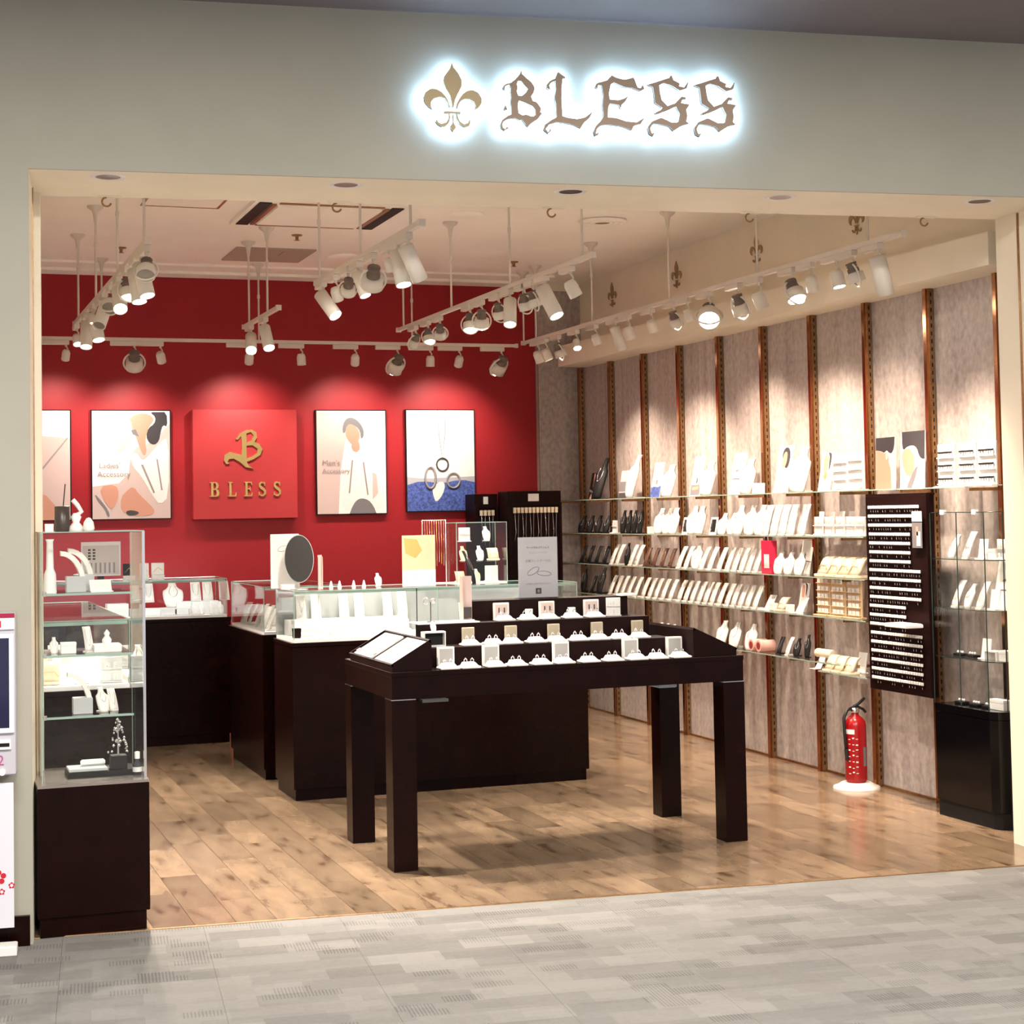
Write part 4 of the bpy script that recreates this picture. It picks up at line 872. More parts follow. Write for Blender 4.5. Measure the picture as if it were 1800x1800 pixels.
for i, px in enumerate((545, 580, 612, 645)): 
    p = PY(px, 1122, 9.04); FT.put((p.x, 9.04, zA), 0, f'{ORD[i]} flat cream bracelet tray from the left in the long vitrine', 'flat cream trays at the front of the long vitrine')
for i, px in enumerate((815, 860, 905)):
    p = PY(px, 1060, 9.25); W13.put((p.x, 9.25, zA), 0, f'{ORD[i]} white pendant card from the left in the right half of the long vitrine', None, (1.0, 1.0, 1.1))
# inside B
k = 0
for yy in (10.65, 10.45, 10.25, 10.05, 9.88):
    for xx in (2.03, 2.14):
        pr = (W13, WB12)[k % 2]; pr.put((xx, yy, .842), RZ if k % 3 else -PI/3, f'{ORD[k]} white stand from the far end in the side vitrine', 'white stands in the side vitrine', (.95,)*3); k += 1
# inside C
for i, (px, kd, s) in enumerate(((262, 'w', 1.0), (305, 'b', 1.25), (345, 'w', 1), (366, 'w', 1), (395, 'w', 1), (238, 'w', .9))):
    p = PY(px, 1050, 11.75); pr = W13 if kd == 'w' else WB16
    pr.put((p.x, 11.78, .852+(.045 if kd == 'b' else .085)), 0, 'broad white necklace bust in the vitrine before the red wall' if kd == 'b' else f'{ORD[[238, 262, 345, 366, 395].index(px)]} white pendant card from the left in the vitrine before the red wall', None, (s*1.3, s, s*(.95 if kd == 'w' else .80)))
t = thing('display_step', 'white step at the back of the vitrine before the red wall', 'display riser', (1.3, 11.72, .852)); MB().box(0, .14, 0, .12, 0, .083, M_CARD).box(.15, .45, 0, .12, 0, .044, M_CARD).box(.46, .745, 0, .12, 0, .083, M_CARD).build('step', t)
t = thing('display_step', 'low white bridge under the bust in the vitrine before the red wall', 'display riser', (PY(310, 1070, 11.62).x, 11.62, .852)); MB().box(-.10, .10, 0, .05, .04, .048, M_CARD).box(-.10, -.09, 0, .05, 0, .04, M_CARD).box(.09, .10, 0, .05, 0, .04, M_CARD).build('bridge', t)
for i, px in enumerate((248, 340, 355, 372, 388)):
    p = PY(px, 1070, 11.6); WB12.put((p.x, 11.6, .852), .2, f'{ORD[i]} small white neck stand from the left in the red wall vitrine', None, (.6, .6, .7))
# inside D
for i, (x, y) in enumerate(((.56, 7.10), (.70, 7.12), (.80, 7.08), (.60, 7.35), (.75, 7.4), (.80, 7.7), (.62, 7.75))):
    (PAD, BKL, RKS, W13, WB12, RKS, PAD)[i].put((x, y, .8475), 0, f'{ORD[i]} cream display piece from the near end in the left wall vitrine', 'cream display pieces in the left wall vitrine', (1, 1, 1))
# things on the vitrines
t = thing('table_mirror', 'oval grey backed table mirror on a thin stand upon the long vitrine', 'mirror', (2.045, 9.2, zV))
T = Matrix.Translation((0, 0, .165)) @ Matrix.Rotation(-.08, 4, 'X')
ov = [(.079*math.cos(a), .127*math.sin(a)) for a in [i*2*PI/40 for i in range(40)]]
MB().prism([(x, z) for x, z in ov], -.004, .004, M_MGREY, T).build('mirror_plate', t); MB().tube([(x*1.01, 0, z*1.01) for x, z in ov], .003, M_GREY, 6, True, T).build('rim', t)
MB().cyl((0, 0, .005), (0, 0, .04), .004, .004, M_SILVER, 8).lathe([(0, 0), (.05, 0), (.05, .004), (.006, .007), (0, .007)], M_SILVER, 24).build('stand', t)
def sign_stand(name, lab, loc, w, h, m, extras=(), rz=0):
    t = thing(name, lab, 'sign', loc, rz); MB().box(-w/2, w/2, 0, .004, .002, h, m).build('card', t); MB().box(-w/2, w/2, -.02, .03, 0, .002, ACRYL).box(-w/2, w/2, .004, .006, .002, h, ACRYL).build('acrylic_holder', t)
    if extras:
        b = MB()
        for mm, poly in extras: b.prism([(-w/2+w*x, h*(1-y)) for x, y in reversed(poly)], -.0006, 0, mm)
        b.build('print', t)
    return t
ell = lambda cx, cy, rx, ry, a0=0, n=20, rr=1: [(cx+rx*math.cos(i*2*PI/n)*math.cos(a0)-ry*math.sin(i*2*PI/n)*math.sin(a0), cy+(rx*math.cos(i*2*PI/n)*math.sin(a0)+ry*math.sin(i*2*PI/n)*math.cos(a0))*rr) for i in range(n)]
def ringprint(t, cx, cz, rx, rz_, a, m, r=.0012):
    MB().tube([(cx+rx*math.cos(k*PI/10)*math.cos(a)-rz_*math.sin(k*PI/10)*math.sin(a), -.001, cz+rx*math.cos(k*PI/10)*math.sin(a)+rz_*math.sin(k*PI/10)*math.cos(a)) for k in range(20)], r, m, 4, True).build('ring_print', t)
s1 = sign_stand('sign_card', 'white sign card with a ring drawing behind the oval mirror', (1.995, 9.33, zV), .158, .30, M_CARD); ringprint(s1, -.01, .22, .03, .014, .3, M_PGREY)
s2 = sign_stand('sign_card', 'cream sign card with pale gold leaf print on the long vitrine', (2.69, 9.08, zV), .19, .28, mat('cream_card', (.58, .46, .30), .6), [(mat('print_gold', (.50, .32, .10), .6), [(.05, .05), (.45, .08), (.6, .3), (.4, .45), (.1, .35)]), (M_CARD, [(0, .68), (1, .68), (1, 1), (0, 1)])])
for z in (.095, .082): text_mb('金属アレルギー対応', .012 if z > .09 else .008, .0002, M_INKG, 'lettering', s2, Matrix.Translation((0, -.0012, z-.035)) @ UP)
t = thing('acrylic_tower', 'narrow pink and white acrylic tower on the long vitrine beside the mirror', 'display stand', (PY(563, 1015, 9.3).x, 9.3, zV))
MB().box(-.012, .012, -.012, .012, 0, .004, M_CARD).box(-.012, -.008, -.012, .012, .004, .17, M_PWARM).box(.008, .012, -.012, .012, .004, .17, M_PWARM).box(-.012, .012, .008, .012, .004, .18, M_PINK).build('tower', t)
TBX.put((PY(440+60, 1030, 9.3).x, 9.22, zV), 0, 'small white box at the left end on top of the long vitrine', None, (1.1, 1, .5))
for i, px in enumerate((585, 600, 625, 643)):
    p = PY(px, 1030, 9.2); t = thing('ring_cone', f'{ORD[i]} small white ring cone from the left on top of the long vitrine', 'ring cone', (p.x, 9.24, zV), 0, 'ring cones on the long vitrine'); MB().lathe([(.012, 0), (.010, .01), (.004, .035), (0, .038)], M_WHITE, 12).build('cone', t); MB().tube([(.0075*math.cos(a), .0075*math.sin(a), .018) for a in [j*PI/5 for j in range(10)]], .0014, M_SILVER, 4, True).build('ring', t)
WB12.put((PY(668, 1030, 9.2).x, 9.24, zV), 0, 'small pearl bust on top of the long vitrine left of the cream sign', None, (.6, .6, .6))
# acrylic box with goods on the vitrine, right
t = thing('acrylic_case', 'clear acrylic case on the right half of the long vitrine', 'display case', (PY(838, 1010, 9.3).x, 9.30, zV))
glass_case(t, -.15, .15, -.10, .10, .004, .34, .003); MB().box(-.15, .15, -.10, .10, 0, .004, M_CARD).build('base', t)
for z in (.12, .23): MB().box(-.147, .147, -.097, .097, z, z+.003, GLASS).build('shelf', t)
b = MB()
for i in range(12): b.box(-.14+.012*i, -.138+.012*i, .099, .101, .16, .335, M_SILVER)
bx, by = PY(838, 1010, 9.3).x, 9.30
for i, (dx, dz, pr, s, nm) in enumerate(((-.10, .004, PAD, .7, 'cream pad'), (0, .004, BG12, .6, 'beige bust'), (.09, .004, RKS, .9, 'white card stand'), (-.08, .124, BG12, .7, 'beige bust'), (.02, .124, WB12, .7, 'white bust'), (.10, .124, PAD, .8, 'cream pad'), (-.07, .234, RKS, .8, 'white card stand'), (.06, .234, WB12, .7, 'white bust'))):
    pr.put((bx+dx, by, zV+dz+.001), 0, f"{nm} on the {('bottom', 'middle', 'top')[0 if dz < .1 else 1 if dz < .2 else 2]} level of the clear acrylic case", None, (s, s, s))
t = thing('chain_rack', 'rack of long hanging chains left of the acrylic case', 'necklace rack', (PY(764, 900, 9.36).x, 9.38, zV))
MB().tube([(-.07, 0, .36), (.07, 0, .36)], .003, M_SILVER, 6).tube([(-.07, 0, 0), (-.07, 0, .36)], .003, M_SILVER, 6).tube([(.07, 0, 0), (.07, 0, .36)], .003, M_SILVER, 6).box(-.08, .08, -.03, .03, 0, .004, M_CARD).build('frame', t)
for i in range(9): MB().tube([(-.056+.014*i, -.003, .358), (-.056+.014*i+.002, -.004, .22), (-.056+.014*i, -.003, .12-.01*(i % 3))], .0011, (M_SILVER, M_GOLD)[i % 2], 4).build('chain', t)
BBT.put((PY(825, 990, 9.12).x, 9.13, zV), .5, 'slim dark leaning bust in front of the acrylic case', None, (.35, .6, .62))
# on the C vitrine
zC = .835+.252+.006
t = thing('price_board', 'white framed price list board on the vitrine before the red wall', 'sign', (1.27, 11.80, zC)); MB().box(-.13, .13, 0, .006, .03, .25, M_CARD).box(-.13, .13, -.004, 0, .24, .26, M_CARD).build('board', t)
MB().box(-.12, .12, -.001, 0, .04, .235, mat('print_pale_grey', (.62, .56, .52), .6)).build('print', t); MB().box(-.02, .02, .006, .06, 0, .12, M_BLK).build('stand', t)
b = MB()
for r in range(4):
    for c in range(2): b.box(-.085+.03*c, -.067+.03*c, -.002, -.001, .20-.02*r, .212-.02*r, M_INK)
for c in range(7): b.box(-.10+.03*c, -.088+.03*c, -.002, -.001, .05, .12, M_INKG)
tag(b.build('printed_marks', t), kind='stuff')
for i, (px, m_) in enumerate(((228, M_DARK2), (255, M_CARD), (279, M_CARD))):
    p = PY(px, 1012, 11.7); t = thing('gift_box', f"{('dark framed', 'narrow white', 'wider cream')[i]} little display box on the vitrine before the red wall", 'box', (p.x, 11.74, zC)); w = (.038, .03, .042)[i]
    MB().box(-w, w, -.02, .02, 0, .03, M_CARD, bv=.002).build('base', t); MB().box(-w, w, .0, .02, .03, .11, m_, bv=.002).build('box', t); MB().tube([(-w*.7, -.002, .05), (0, -.004, .08), (w*.7, -.002, .06)], .002, M_GOLD, 5).build('chain', t)
# ================================================================== BLACK CABINETS AT THE BACK RIGHT
def blackcab(lab, x0, x1, y, top, rows):
    t = thing('earring_cabinet', lab, 'display cabinet', (x0, y, 0)); W = x1-x0
    MB().box(0, W, 0, .22, 0, top, M_DARK2, bv=.002).build('body', t)
    f = MB()
    f.box(0, .02, -.015, 0, .9, top-.1, M_DARK2).box(W-.02, W, -.015, 0, .9, top-.1, M_DARK2).box(0, W, -.015, 0, top-.10, top-.085, M_DARK2).build('frame', t)
    MB().box(W*.38, W*.58, -.003, 0, top-.075, top-.02, M_CARD).build('notice', t)
    MB().cyl((.03, -.02, top-.13), (W-.03, -.02, top-.13), .004, .004, M_SILVER, 8).build('rail', t)
    for i in range(rows):
        x = .045+(W-.09)*i/(rows-1)
        MB().box(x-.010, x+.010, -.026, -.014, top-.16, top-.12, M_BEIGE).build('tag', t)
        MB().tube([(x, -.022, top-.16), (x+.006*(-1)**i, -.024, top-.30), (x-.004, -.022, top-.36-.02*(i % 3))], .0022, M_PGREY if i % 2 else M_SILVER, 5).build('necklace', t)
    return t
blackcab('wide black cabinet with hanging chains in the far right corner', 4.18, 4.595, 11.80, 1.655, 12)
blackcab('narrow black cabinet with grey frame left of the wide one at the red wall', 3.99, 4.17, 12.0, 1.64, 4)
# ================================================================== RING TABLE
TT = .835; TX0, TX1, TY0, TY1 = 1.945, 3.60, 7.0, 7.80
t = thing('display_table', 'large black brown table with four square legs carrying ring displays', 'table', (TX0, TY0, 0)); W = TX1-TX0; D = TY1-TY0
MB().box(0, W, 0, D, TT-.022, TT, M_DARK, bv=.002).build('tabletop', t)
MB().box(.002, W-.002, .002, .03, TT-.115, TT-.022, M_DARK).box(.002, W-.002, D-.03, D-.002, TT-.115, TT-.022, M_DARK).box(.002, .03, .03, D-.03, TT-.115, TT-.022, M_DARK).box(W-.03, W-.002, .03, D-.03, TT-.115, TT-.022, M_DARK).build('apron', t)
for (x, y) in ((0, 0), (W-.105, 0), (0, D-.105), (W-.105, D-.105)):
    MB().box(x, x+.105, y, y+.105, 0, TT-.118, M_DARK, bv=.002).build('leg', t)
b = MB()
for (x, y) in ((0, 0), (W-.105, 0), (0, D-.105), (W-.105, D-.105)): b.box(x-.001, x+.106, y-.001, y+.106, TT-.1185, TT-.1155, M_SILVER)
b.build('leg_collar', t)
MB().box(.12, .235, -.05, .03, TT-.128, TT-.116, mat('steel_tray', (.12, .12, .12), .3, .8)).build('pull_tray', t)
tag(MB().box(1.36, 1.45, .28, .42, TT-.16, TT-.115, mat('pale_blue_plastic', (.45, .62, .78), .4), bv=.004).build('side_box', t), 'pale blue box under the tabletop')
# tiers
TI = [('lower', 7.165, .917, 2.15, 3.325), ('middle', 7.345, 1.007, 2.20, 3.29), ('upper', 7.50, 1.096, 2.47, 3.25)]
for i, (nm, y, z, x0, x1) in enumerate(TI):
    z0 = TT if i == 0 else TI[i-1][2]
    t = thing('display_tier', f'{nm} dark brown step of the ring display on the table', 'display riser', (x0, y, TT+.0005)); MB().box(0, x1-x0, 0, .005, 0, z-TT-.006, M_DARK2).box(0, x1-x0, 0, TI[i+1][1]-y-.002 if i < 2 else .12, z-TT-.006, z-TT-.001, M_DARK2).build('step', t)
    MB().box(0, .005, .005, .15, 0, z-TT-.006, M_DARK2).build('side_panel', t); MB().box(x1-x0-.005, x1-x0, .005, .15, 0, z-TT-.006, M_DARK2).build('side_panel', t)
# ring trays
t = thing('ring_tray', '', 'ring tray')
MB().box(-.043, .043, -.035, .035, 0, .010, M_WHITE, bv=.003).build('base', t)
MB().add([(-.034, -.03, .010), (.034, -.03, .010), (.034, .028, .010), (-.034, .028, .010), (-.026, -.004, .024), (.026, -.004, .024), (.026, .020, .026), (-.026, .020, .026)], [(0, 1, 5, 4), (1, 2, 6, 5), (2, 3, 7, 6), (3, 0, 4, 7), (4, 5, 6, 7)], M_WHITE).build('cushion', t)
tag(t, None, 'ring tray'); RT = Proto(t)
t = thing('ring', '', 'ring'); MB().tube([(.0095*math.cos(a), 0, .0095*math.sin(a)) for a in [j*2*PI/14 for j in range(14)]], .0022, M_SILVER, 6, True).build('band', t); MB().lathe([(0, .008), (.0035, .0115), (0, .014)], M_SILVER, 6).build('stone', t); RG = Proto(t)
t = thing('standing_card', '', 'display card'); MB().box(-.037, .037, 0, .02, 0, .088, M_WHITE, bv=.002).build('box', t); MB().box(-.030, .030, -.001, 0, .008, .080, mat('pale_grey_pad', (.38, .37, .35), .6)).build('pad', t); SCD = Proto(t)
t = thing('beige_card', '', 'display card'); MB().box(-.028, .028, 0, .012, 0, .075, mat('beige_box', (.46, .39, .29), .6), bv=.002).build('box', t); MB().box(-.023, .023, -.001, 0, .006, .070, mat('beige_face', (.36, .31, .22), .6)).build('face', t); BCD = Proto(t)
t = thing('earring_box', '', 'earring stand'); MB().box(-.037, .037, 0, .014, 0, .080, M_WHITE, bv=.002).build('box', t); MB().box(-.030, .030, -.001, 0, .010, .072, M_PWARM).build('pad', t)
for x in (-.013, .013): MB().cyl((x, -.004, .035), (x, -.004, .058), .0028, .0028, M_INK, 6).build('earring', t)
ERB = Proto(t)
rows = [('front row on the tabletop', TT, 7.035, (788, 825, 870, 908, 951, 991, 1035, 1077, 1119, 1155, 1195), (783, 862, 985, 1107, 1184), SCD, 'white standing card box', 7.125, {788, 870, 991, 1119, 1195}),
        ('lower step', .9165, 7.215, (827, 867, 900, 942, 978, 1017, 1053, 1089, 1124), (822, 897, 972, 1048, 1119), BCD, 'beige standing card', 7.30, {827, 900, 978, 1053, 1124}),
        ('middle step', 1.0065, 7.395, (887, 928, 965, 1005, 1045), (880, 960, 1038), ERB, 'white earring box with two dark drops', 7.46, {887, 965, 1045})]
def xat(px, Y, z):
    lo, hi = 1.5, 4.5
    for _ in range(40):
        mid = (lo+hi)/2
        if proj((mid, Y, z))[0] > px: hi = mid
        else: lo = mid
    return (lo+hi)/2
for (nm, z, y, trs, cds, pr, cn, yc, plain) in rows:
    for i, px in enumerate(trs):
        x = xat(px, y, z+.01); RT.put((x, y, z), 0, f'{ORD[i]} white ring tray from the left in the {nm}', f'white ring trays in the {nm}')
        for j, dx in enumerate((-.016, .014)):
            RG.put((x+dx, y+.004, z+.029+.002), .5, f"{('left', 'right')[j]} ring on the {ORD[i]} white tray of the {nm}", f'rings on the {nm}')
    for i, px in enumerate(cds):
        x = xat(px, yc, z+.04); pr.put((x, yc-.012, z), 0, f'{ORD[i]} {cn} from the left in the {nm}', f'{cn}es in the {nm}' if cn.endswith('x') else f'{cn}s in the {nm}')
for i, px in enumerate((929, 1004)):
    TBX.put((xat(px, 7.46, 1.03), 7.455, 1.0065), 0, f"{('left', 'right')[i]} tiny white price box on the middle step between the earring boxes", 'tiny white price boxes on the middle step', (.5, .5, .9))
RKS.put((xat(1078, 7.45, 1.05), 7.45, 1.0065), -.2, 'clear white ribbed card stand at the right end of the middle step', None, (.8, .8, .85))
FT.put((xat(1093, 7.42, 1.02)+.06, 7.50, 1.0965), 0, 'thin white tray at the right of the upper step', None, (.9, 1, 1))
# wedges left and right
def wedge(lab, x0, x1, left=True):
    t = thing('sloping_tray', lab, 'display tray', (0, 7.02, TT+.0005)); L = .72; lo, hi = .020, .120
    a, c = (lo, hi) if left else (hi, lo)
    vs = [(x0, 0, 0), (x1, 0, 0), (x1, L, 0), (x0, L, 0), (x0, 0, a), (x1, 0, c), (x1, L, c), (x0, L, a)]
    MB().add(vs, [(3, 2, 1, 0), (4, 5, 6, 7), (0, 1, 5, 4), (1, 2, 6, 5), (2, 3, 7, 6), (3, 0, 4, 7)], M_DARK2).build('body', t)
    sl = (c-a)/(x1-x0); T = Matrix.Translation((x0, 0, a)) @ Matrix.Rotation(-math.atan(sl), 4, 'Y'); Lx = math.hypot(x1-x0, c-a)
    r = MB()
    for q in ((0, Lx, 0, .008), (0, Lx, L-.008, L), (0, .008, 0, L), (Lx-.008, Lx, 0, L)): r.box(*q, 0, .012, M_DARK2, T)
    r.build('rim', t)
    if left:
        for q in (0, 1):
            x_ = .018+q*(Lx-.036)/2; 
            MB().box(.014, Lx-.014, .014+q*.365, .014+.30+q*.365, .001, .008, M_CARD, T).build('card_sheet', t)
        for k in range(12): MB().box(.03, .05, .38+k*.027, .395+k*.027, .008, .012, M_SILVER, T).build('earring', t)
    else:
        tag(MB().box(.02, Lx-.02, .015, L-.015, .001, .004, mat('brown_felt', (.10, .035, .03), .8), T).build('liner', t), 'brown felt liner')
    return t
wedge('sloping dark tray with two white card sheets at the left end of the table', 1.955, 2.13, True)
wedge('sloping empty dark tray at the right end of the table', 3.36, 3.575, False)
# left group on the table: white plate with pink tower
t = thing('glass_plate', 'white edged plate raised at the left of the ring display', 'display riser', (2.17, 7.350, 1.0070)); MB().box(0, .29, 0, .145, 0, .006, M_CARD, bv=.001).build('plate', t)
t = thing('acrylic_tower', 'tall pink and clear acrylic tower on the white plate of the table', 'display stand', (2.43, 7.44, 1.0135)); MB().box(-.028, .028, -.02, .02, 0, .004, M_CARD).box(-.028, .028, .016, .02, .004, .20, M_PWARM).box(-.028, -.024, -.02, .016, .004, .20, M_PINK).build('tower', t); MB().box(-.02, .02, -.004, .0, .01, .06, M_INK).build('card', t)
s3 = sign_stand('sign_card', 'grey sign card with two rings and small writing above the ring display', (2.838, 7.60, 1.0965), .197, .285, M_LAV)
MB().box(-.11, .11, -.03, .03, -.005, 0, M_DARK2).build('foot_plate', s3)
for (tx, sz, z, mm) in (('サージカルステンレス', .0115, .232, M_INK), ('ジュエリーリング', .0115, .207, M_INKG), ('金属アレルギー対応', .0145, .168, M_INKG), ('お気軽にお問い合わせ下さい', .0095, .062, M_INKG)):
    text_mb(tx, sz, .0002, mm, 'lettering', s3, Matrix.Translation((0, -.0008, z)) @ UP)
ringprint(s3, -.025, .125, .032, .013, .5, M_PGREY); ringprint(s3, .03, .113, .035, .011, -.1, M_PGREY)
MB().box(-.014, .014, -.001, 0, .018, .045, M_INK).build('emblem_print', s3); text_mb('B', .02, .0002, M_LAV, 'emblem_letter', s3, Matrix.Translation((0, -.0015, .0245)) @ UP)
t = thing('ring_box', 'open white box with a black inside at the left of the lower step', 'ring box', (2.21, 7.23, .9165)); MB().box(-.05, .05, 0, .05, 0, .006, M_CARD).box(-.05, -.045, 0, .05, .006, .06, M_CARD).box(.045, .05, 0, .05, .006, .06, M_CARD).box(-.05, .05, 0, .05, .06, .066, M_CARD).box(-.045, .045, .03, .034, .006, .06, M_BLK).build('box', t)
WB12.put((2.21, 7.255, .983), 0, 'tiny white bust on the open white box at the left of the lower step', None, (.4, .4, .35))
t = thing('ear_mirror_stand', 'small round headed chrome stand on the white plate', 'stand', (2.25, 7.42, 1.0135)); MB().cyl((0, 0, 0), (0, 0, .09), .0025, .0025, M_INK, 6).lathe([(0, 0), (.02, 0), (.02, .003), (0, .004)], M_INK, 14).build('stem', t); MB().tube([(-.02+.014*math.cos(a), 0, .095+.014*math.sin(a)) for a in [j*PI/6 for j in range(12)]], .003, M_SILVER, 6, True).tube([(.012+.010*math.cos(a), 0, .095+.010*math.sin(a)) for a in [j*PI/6 for j in range(12)]], .003, M_SILVER, 6, True).build('hoop', t)
# ================================================================== RED WALL: posters and logo panel
def poster(lab, x0, x1, z0, z1, arts, base=M_CARD):
    t = thing('framed_poster', lab, 'poster', (x0, YB-.002, z0)); w = x1-x0; h = z1-z0
    MB().box(-.008, w+.008, -.026, 0, -.008, h+.008, M_BLK).build('frame', t); MB().box(0, w, -.028, -.026, 0, h, base).build('sheet', t)
    b = MB()
    for n, (mm, poly) in enumerate(arts): b.prism([(w*x, h*(1-y)) for x, y in reversed(smooth(poly, 1) if len(poly) > 4 else poly)], -.0282-.0003*(n+1), -.028, mm)
    b.build('print', t); return t, w, h
ZP0, ZP1 = 1.505, 2.265
SHP = mat('print_light_pink', (.58, .44, .41), .6); SHW = mat('print_white', (.80, .74, .71), .6); SHG = mat('print_soft_grey', (.30, .24, .24), .6)
poster('pale poster partly hidden at the far left of the red wall', .62, 1.115, ZP0, ZP1, [(SHP, [(0, .2), (1, .25), (1, 1), (0, 1)]), (M_SKIN, [(.0, .75), (.6, .72), (.9, .95), (.9, 1), (0, 1)]), (SHG, [(.62, .52), (.97, .24), (.97, .26), (.63, .54)])])
p2, w, h = poster('poster of a person in a white shirt with black hair, second from the left', 1.266, 1.806, ZP0, ZP1,
    [(SHP, [(.5, .35), (.75, .3), (1, .12), (1, 1), (0, 1), (0, .7), (.45, .66)]), (M_SKIN, [(.50, .05), (.62, .02), (.74, .03), (.80, .08), (.74, .14), (.70, .20), (.68, .30), (.70, .38), (.66, .43), (.60, .33), (.55, .22), (.50, .16), (.44, .12)]),
     (M_PWARM, [(.40, .06), (.46, .04), (.52, .14), (.50, .24), (.44, .34), (.36, .39), (.30, .38), (.38, .28), (.42, .18)]), (M_PGREY, [(.50, .18), (.56, .17), (.60, .24), (.52, .22)]),
     (M_HAIR, [(.74, .01), (.85, .01), (.96, .01), (.97, .15), (.91, .13), (.88, .20), (.86, .28), (.80, .32), (.73, .30), (.69, .24), (.72, .16), (.80, .12), (.82, .06)]),
     (SHW, [(.48, .42), (.56, .38), (.64, .47), (.72, .42), (.86, .30), (.98, .24), (.98, .80), (.86, .88), (.76, .78), (.62, .60), (.52, .52)]), (SHG, [(.62, .50), (.65, .50), (.80, .76), (.78, .77)]), (SHG, [(.82, .45), (.84, .45), (.90, .74), (.88, .74)]),
     (M_SKIN, [(.36, .93), (.36, .80), (.44, .74), (.52, .70), (.60, .78), (.72, .86), (.80, .93), (.76, .97), (.5, .98)]), (M_SKIN, [(.08, .70), (.30, .68), (.34, .78), (.26, .92), (.16, .86)]), (M_PGREY, [(.02, .76), (.10, .82), (.20, .92), (.22, .98), (.19, .98), (.16, .91), (.07, .84)]), (M_INK, [(.42, .93), (.50, .92), (.60, .94), (.56, .97), (.44, .97)])])
text_mb("Ladies'", .055, .0002, SHG, 'lettering', p2, Matrix.Translation((w*.08, -.0345, h*.47)) @ UP, 'LEFT'); text_mb('Accessory', .055, .0002, SHG, 'lettering', p2, Matrix.Translation((w*.06, -.0345, h*.39)) @ UP, 'LEFT')
p4, w, h = poster('poster of a person in a loose white shirt, just right of the logo panel', 2.872, 3.392, ZP0+.008, ZP1+.005,
    [(SHP, [(0, 0), (.55, 0), (.35, .45), (.3, 1), (0, 1)]), (SHW, [(.40, .42), (.48, .38), (.60, .36), (.72, .38), (.86, .46), (.94, .62), (.96, .82), (.92, .98), (.60, .98), (.34, .96), (.36, .72)]), (M_SKIN, [(.50, .30), (.60, .28), (.63, .37), (.57, .41), (.50, .38)]),
     (M_SKIN, [(.42, .15), (.50, .12), (.58, .16), (.63, .22), (.61, .29), (.56, .34), (.50, .33), (.44, .28), (.41, .22)]), (M_PGREY, [(.37, .17), (.40, .10), (.46, .065), (.54, .07), (.62, .11), (.68, .18), (.68, .25), (.64, .28), (.63, .20), (.57, .15), (.48, .125), (.43, .15), (.41, .21), (.38, .22)]),
     (SHG, [(.50, .48), (.52, .48), (.47, .80), (.45, .80)]), (SHG, [(.66, .50), (.68, .50), (.74, .82), (.72, .82)]), (SHP, [(.80, .60), (.86, .62), (.88, .80), (.80, .86)]), (M_PGREY, [(.46, 1), (.50, .93), (.56, .87), (.64, .85), (.74, .87), (.81, .93), (.85, 1)])])
text_mb("Men's", .058, .0002, SHG, 'lettering', p4, Matrix.Translation((w*.07, -.0345, h*.47)) @ UP, 'LEFT'); text_mb('Accessory', .05, .0002, SHG, 'lettering', p4, Matrix.Translation((w*.07, -.0345, h*.395)) @ UP, 'LEFT')
p5, w, h = poster('poster of three rings above blue water, rightmost on the red wall', 3.556, 4.084, ZP0+.018, ZP1+.01, [(M_PBLUE, [(0, .74), (.2, .70), (.5, .73), (.8, .69), (1, .72), (1, 1), (0, 1)]), (M_LAV, [(0, .66), (.25, .68), (.6, .67), (1, .66), (1, .72), (.8, .69), (.5, .73), (.2, .70), (0, .74)]), (SHW, [(.36, .76), (.5, .70), (.56, .74), (.52, .84), (.42, .92), (.38, .86)])], M_CARD)
def ell3(cx, cz, rx, rz_, r, mm, t):
    MB().tube([(cx+rx*math.cos(k*PI/14), -.031, cz+rz_*math.sin(k*PI/14)) for k in range(28)], r, mm, 4, True).build('ring_print', t)
ell3(w*.52, h*.46, .045, .048, .007, M_INK, p5); ell3(w*.34, h*.33, .040, .080, .010, M_INKG, p5); ell3(w*.68, h*.30, .050, .056, .009, M_INKG, p5)
MB().tube([(w*.46, -.03, h), (w*.475, -.03, h*.75), (w*.52, -.03, h*.53), (w*.565, -.03, h*.75), (w*.58, -.03, h)], .0034, M_INKG, 4).build('chain_print', p5)
# logo panel
t = thing('logo_panel', 'square red panel with a gold emblem and the word BLESS', 'sign', (1.962, YB-.001, 1.49))
PWD, PH = .752, .785; MB().box(0, PWD, -.07, 0, 0, PH, M_REDP, bv=.003).build('panel', t)
LX = lambda X: ((X-1000)/(1650-1000))*PWD; LZ = lambda Y: (1-(Y-165)/(825-165))*PH
def emb(loops): return [[(LX(x), LZ(y)) for x, y in lp] for lp in loops]
Bl = [[(1262, 345), (1290, 310), (1330, 290), (1365, 288), (1392, 305), (1396, 335), (1380, 362), (1408, 372), (1430, 405), (1415, 442), (1370, 468), (1330, 482), (1342, 505), (1370, 522), (1325, 515), (1285, 482), (1250, 462), (1220, 465), (1210, 482), (1225, 492), (1203, 495), (1188, 472), (1193, 440), (1225, 422), (1265, 432), (1298, 440), (1302, 400), (1300, 350), (1296, 325), (1278, 348)],
      [(1330, 310), (1358, 302), (1374, 322), (1364, 352), (1330, 366)], [(1330, 384), (1368, 382), (1400, 404), (1394, 430), (1364, 450), (1330, 462)]]
me = shape_mesh(emb(Bl), .006, M_GOLD); o = bpy.data.objects.new('emblem', me); C.objects.link(o); o.parent = t; o.location = (0, -.077, 0); o['label'] = 'gold ornate letter B'
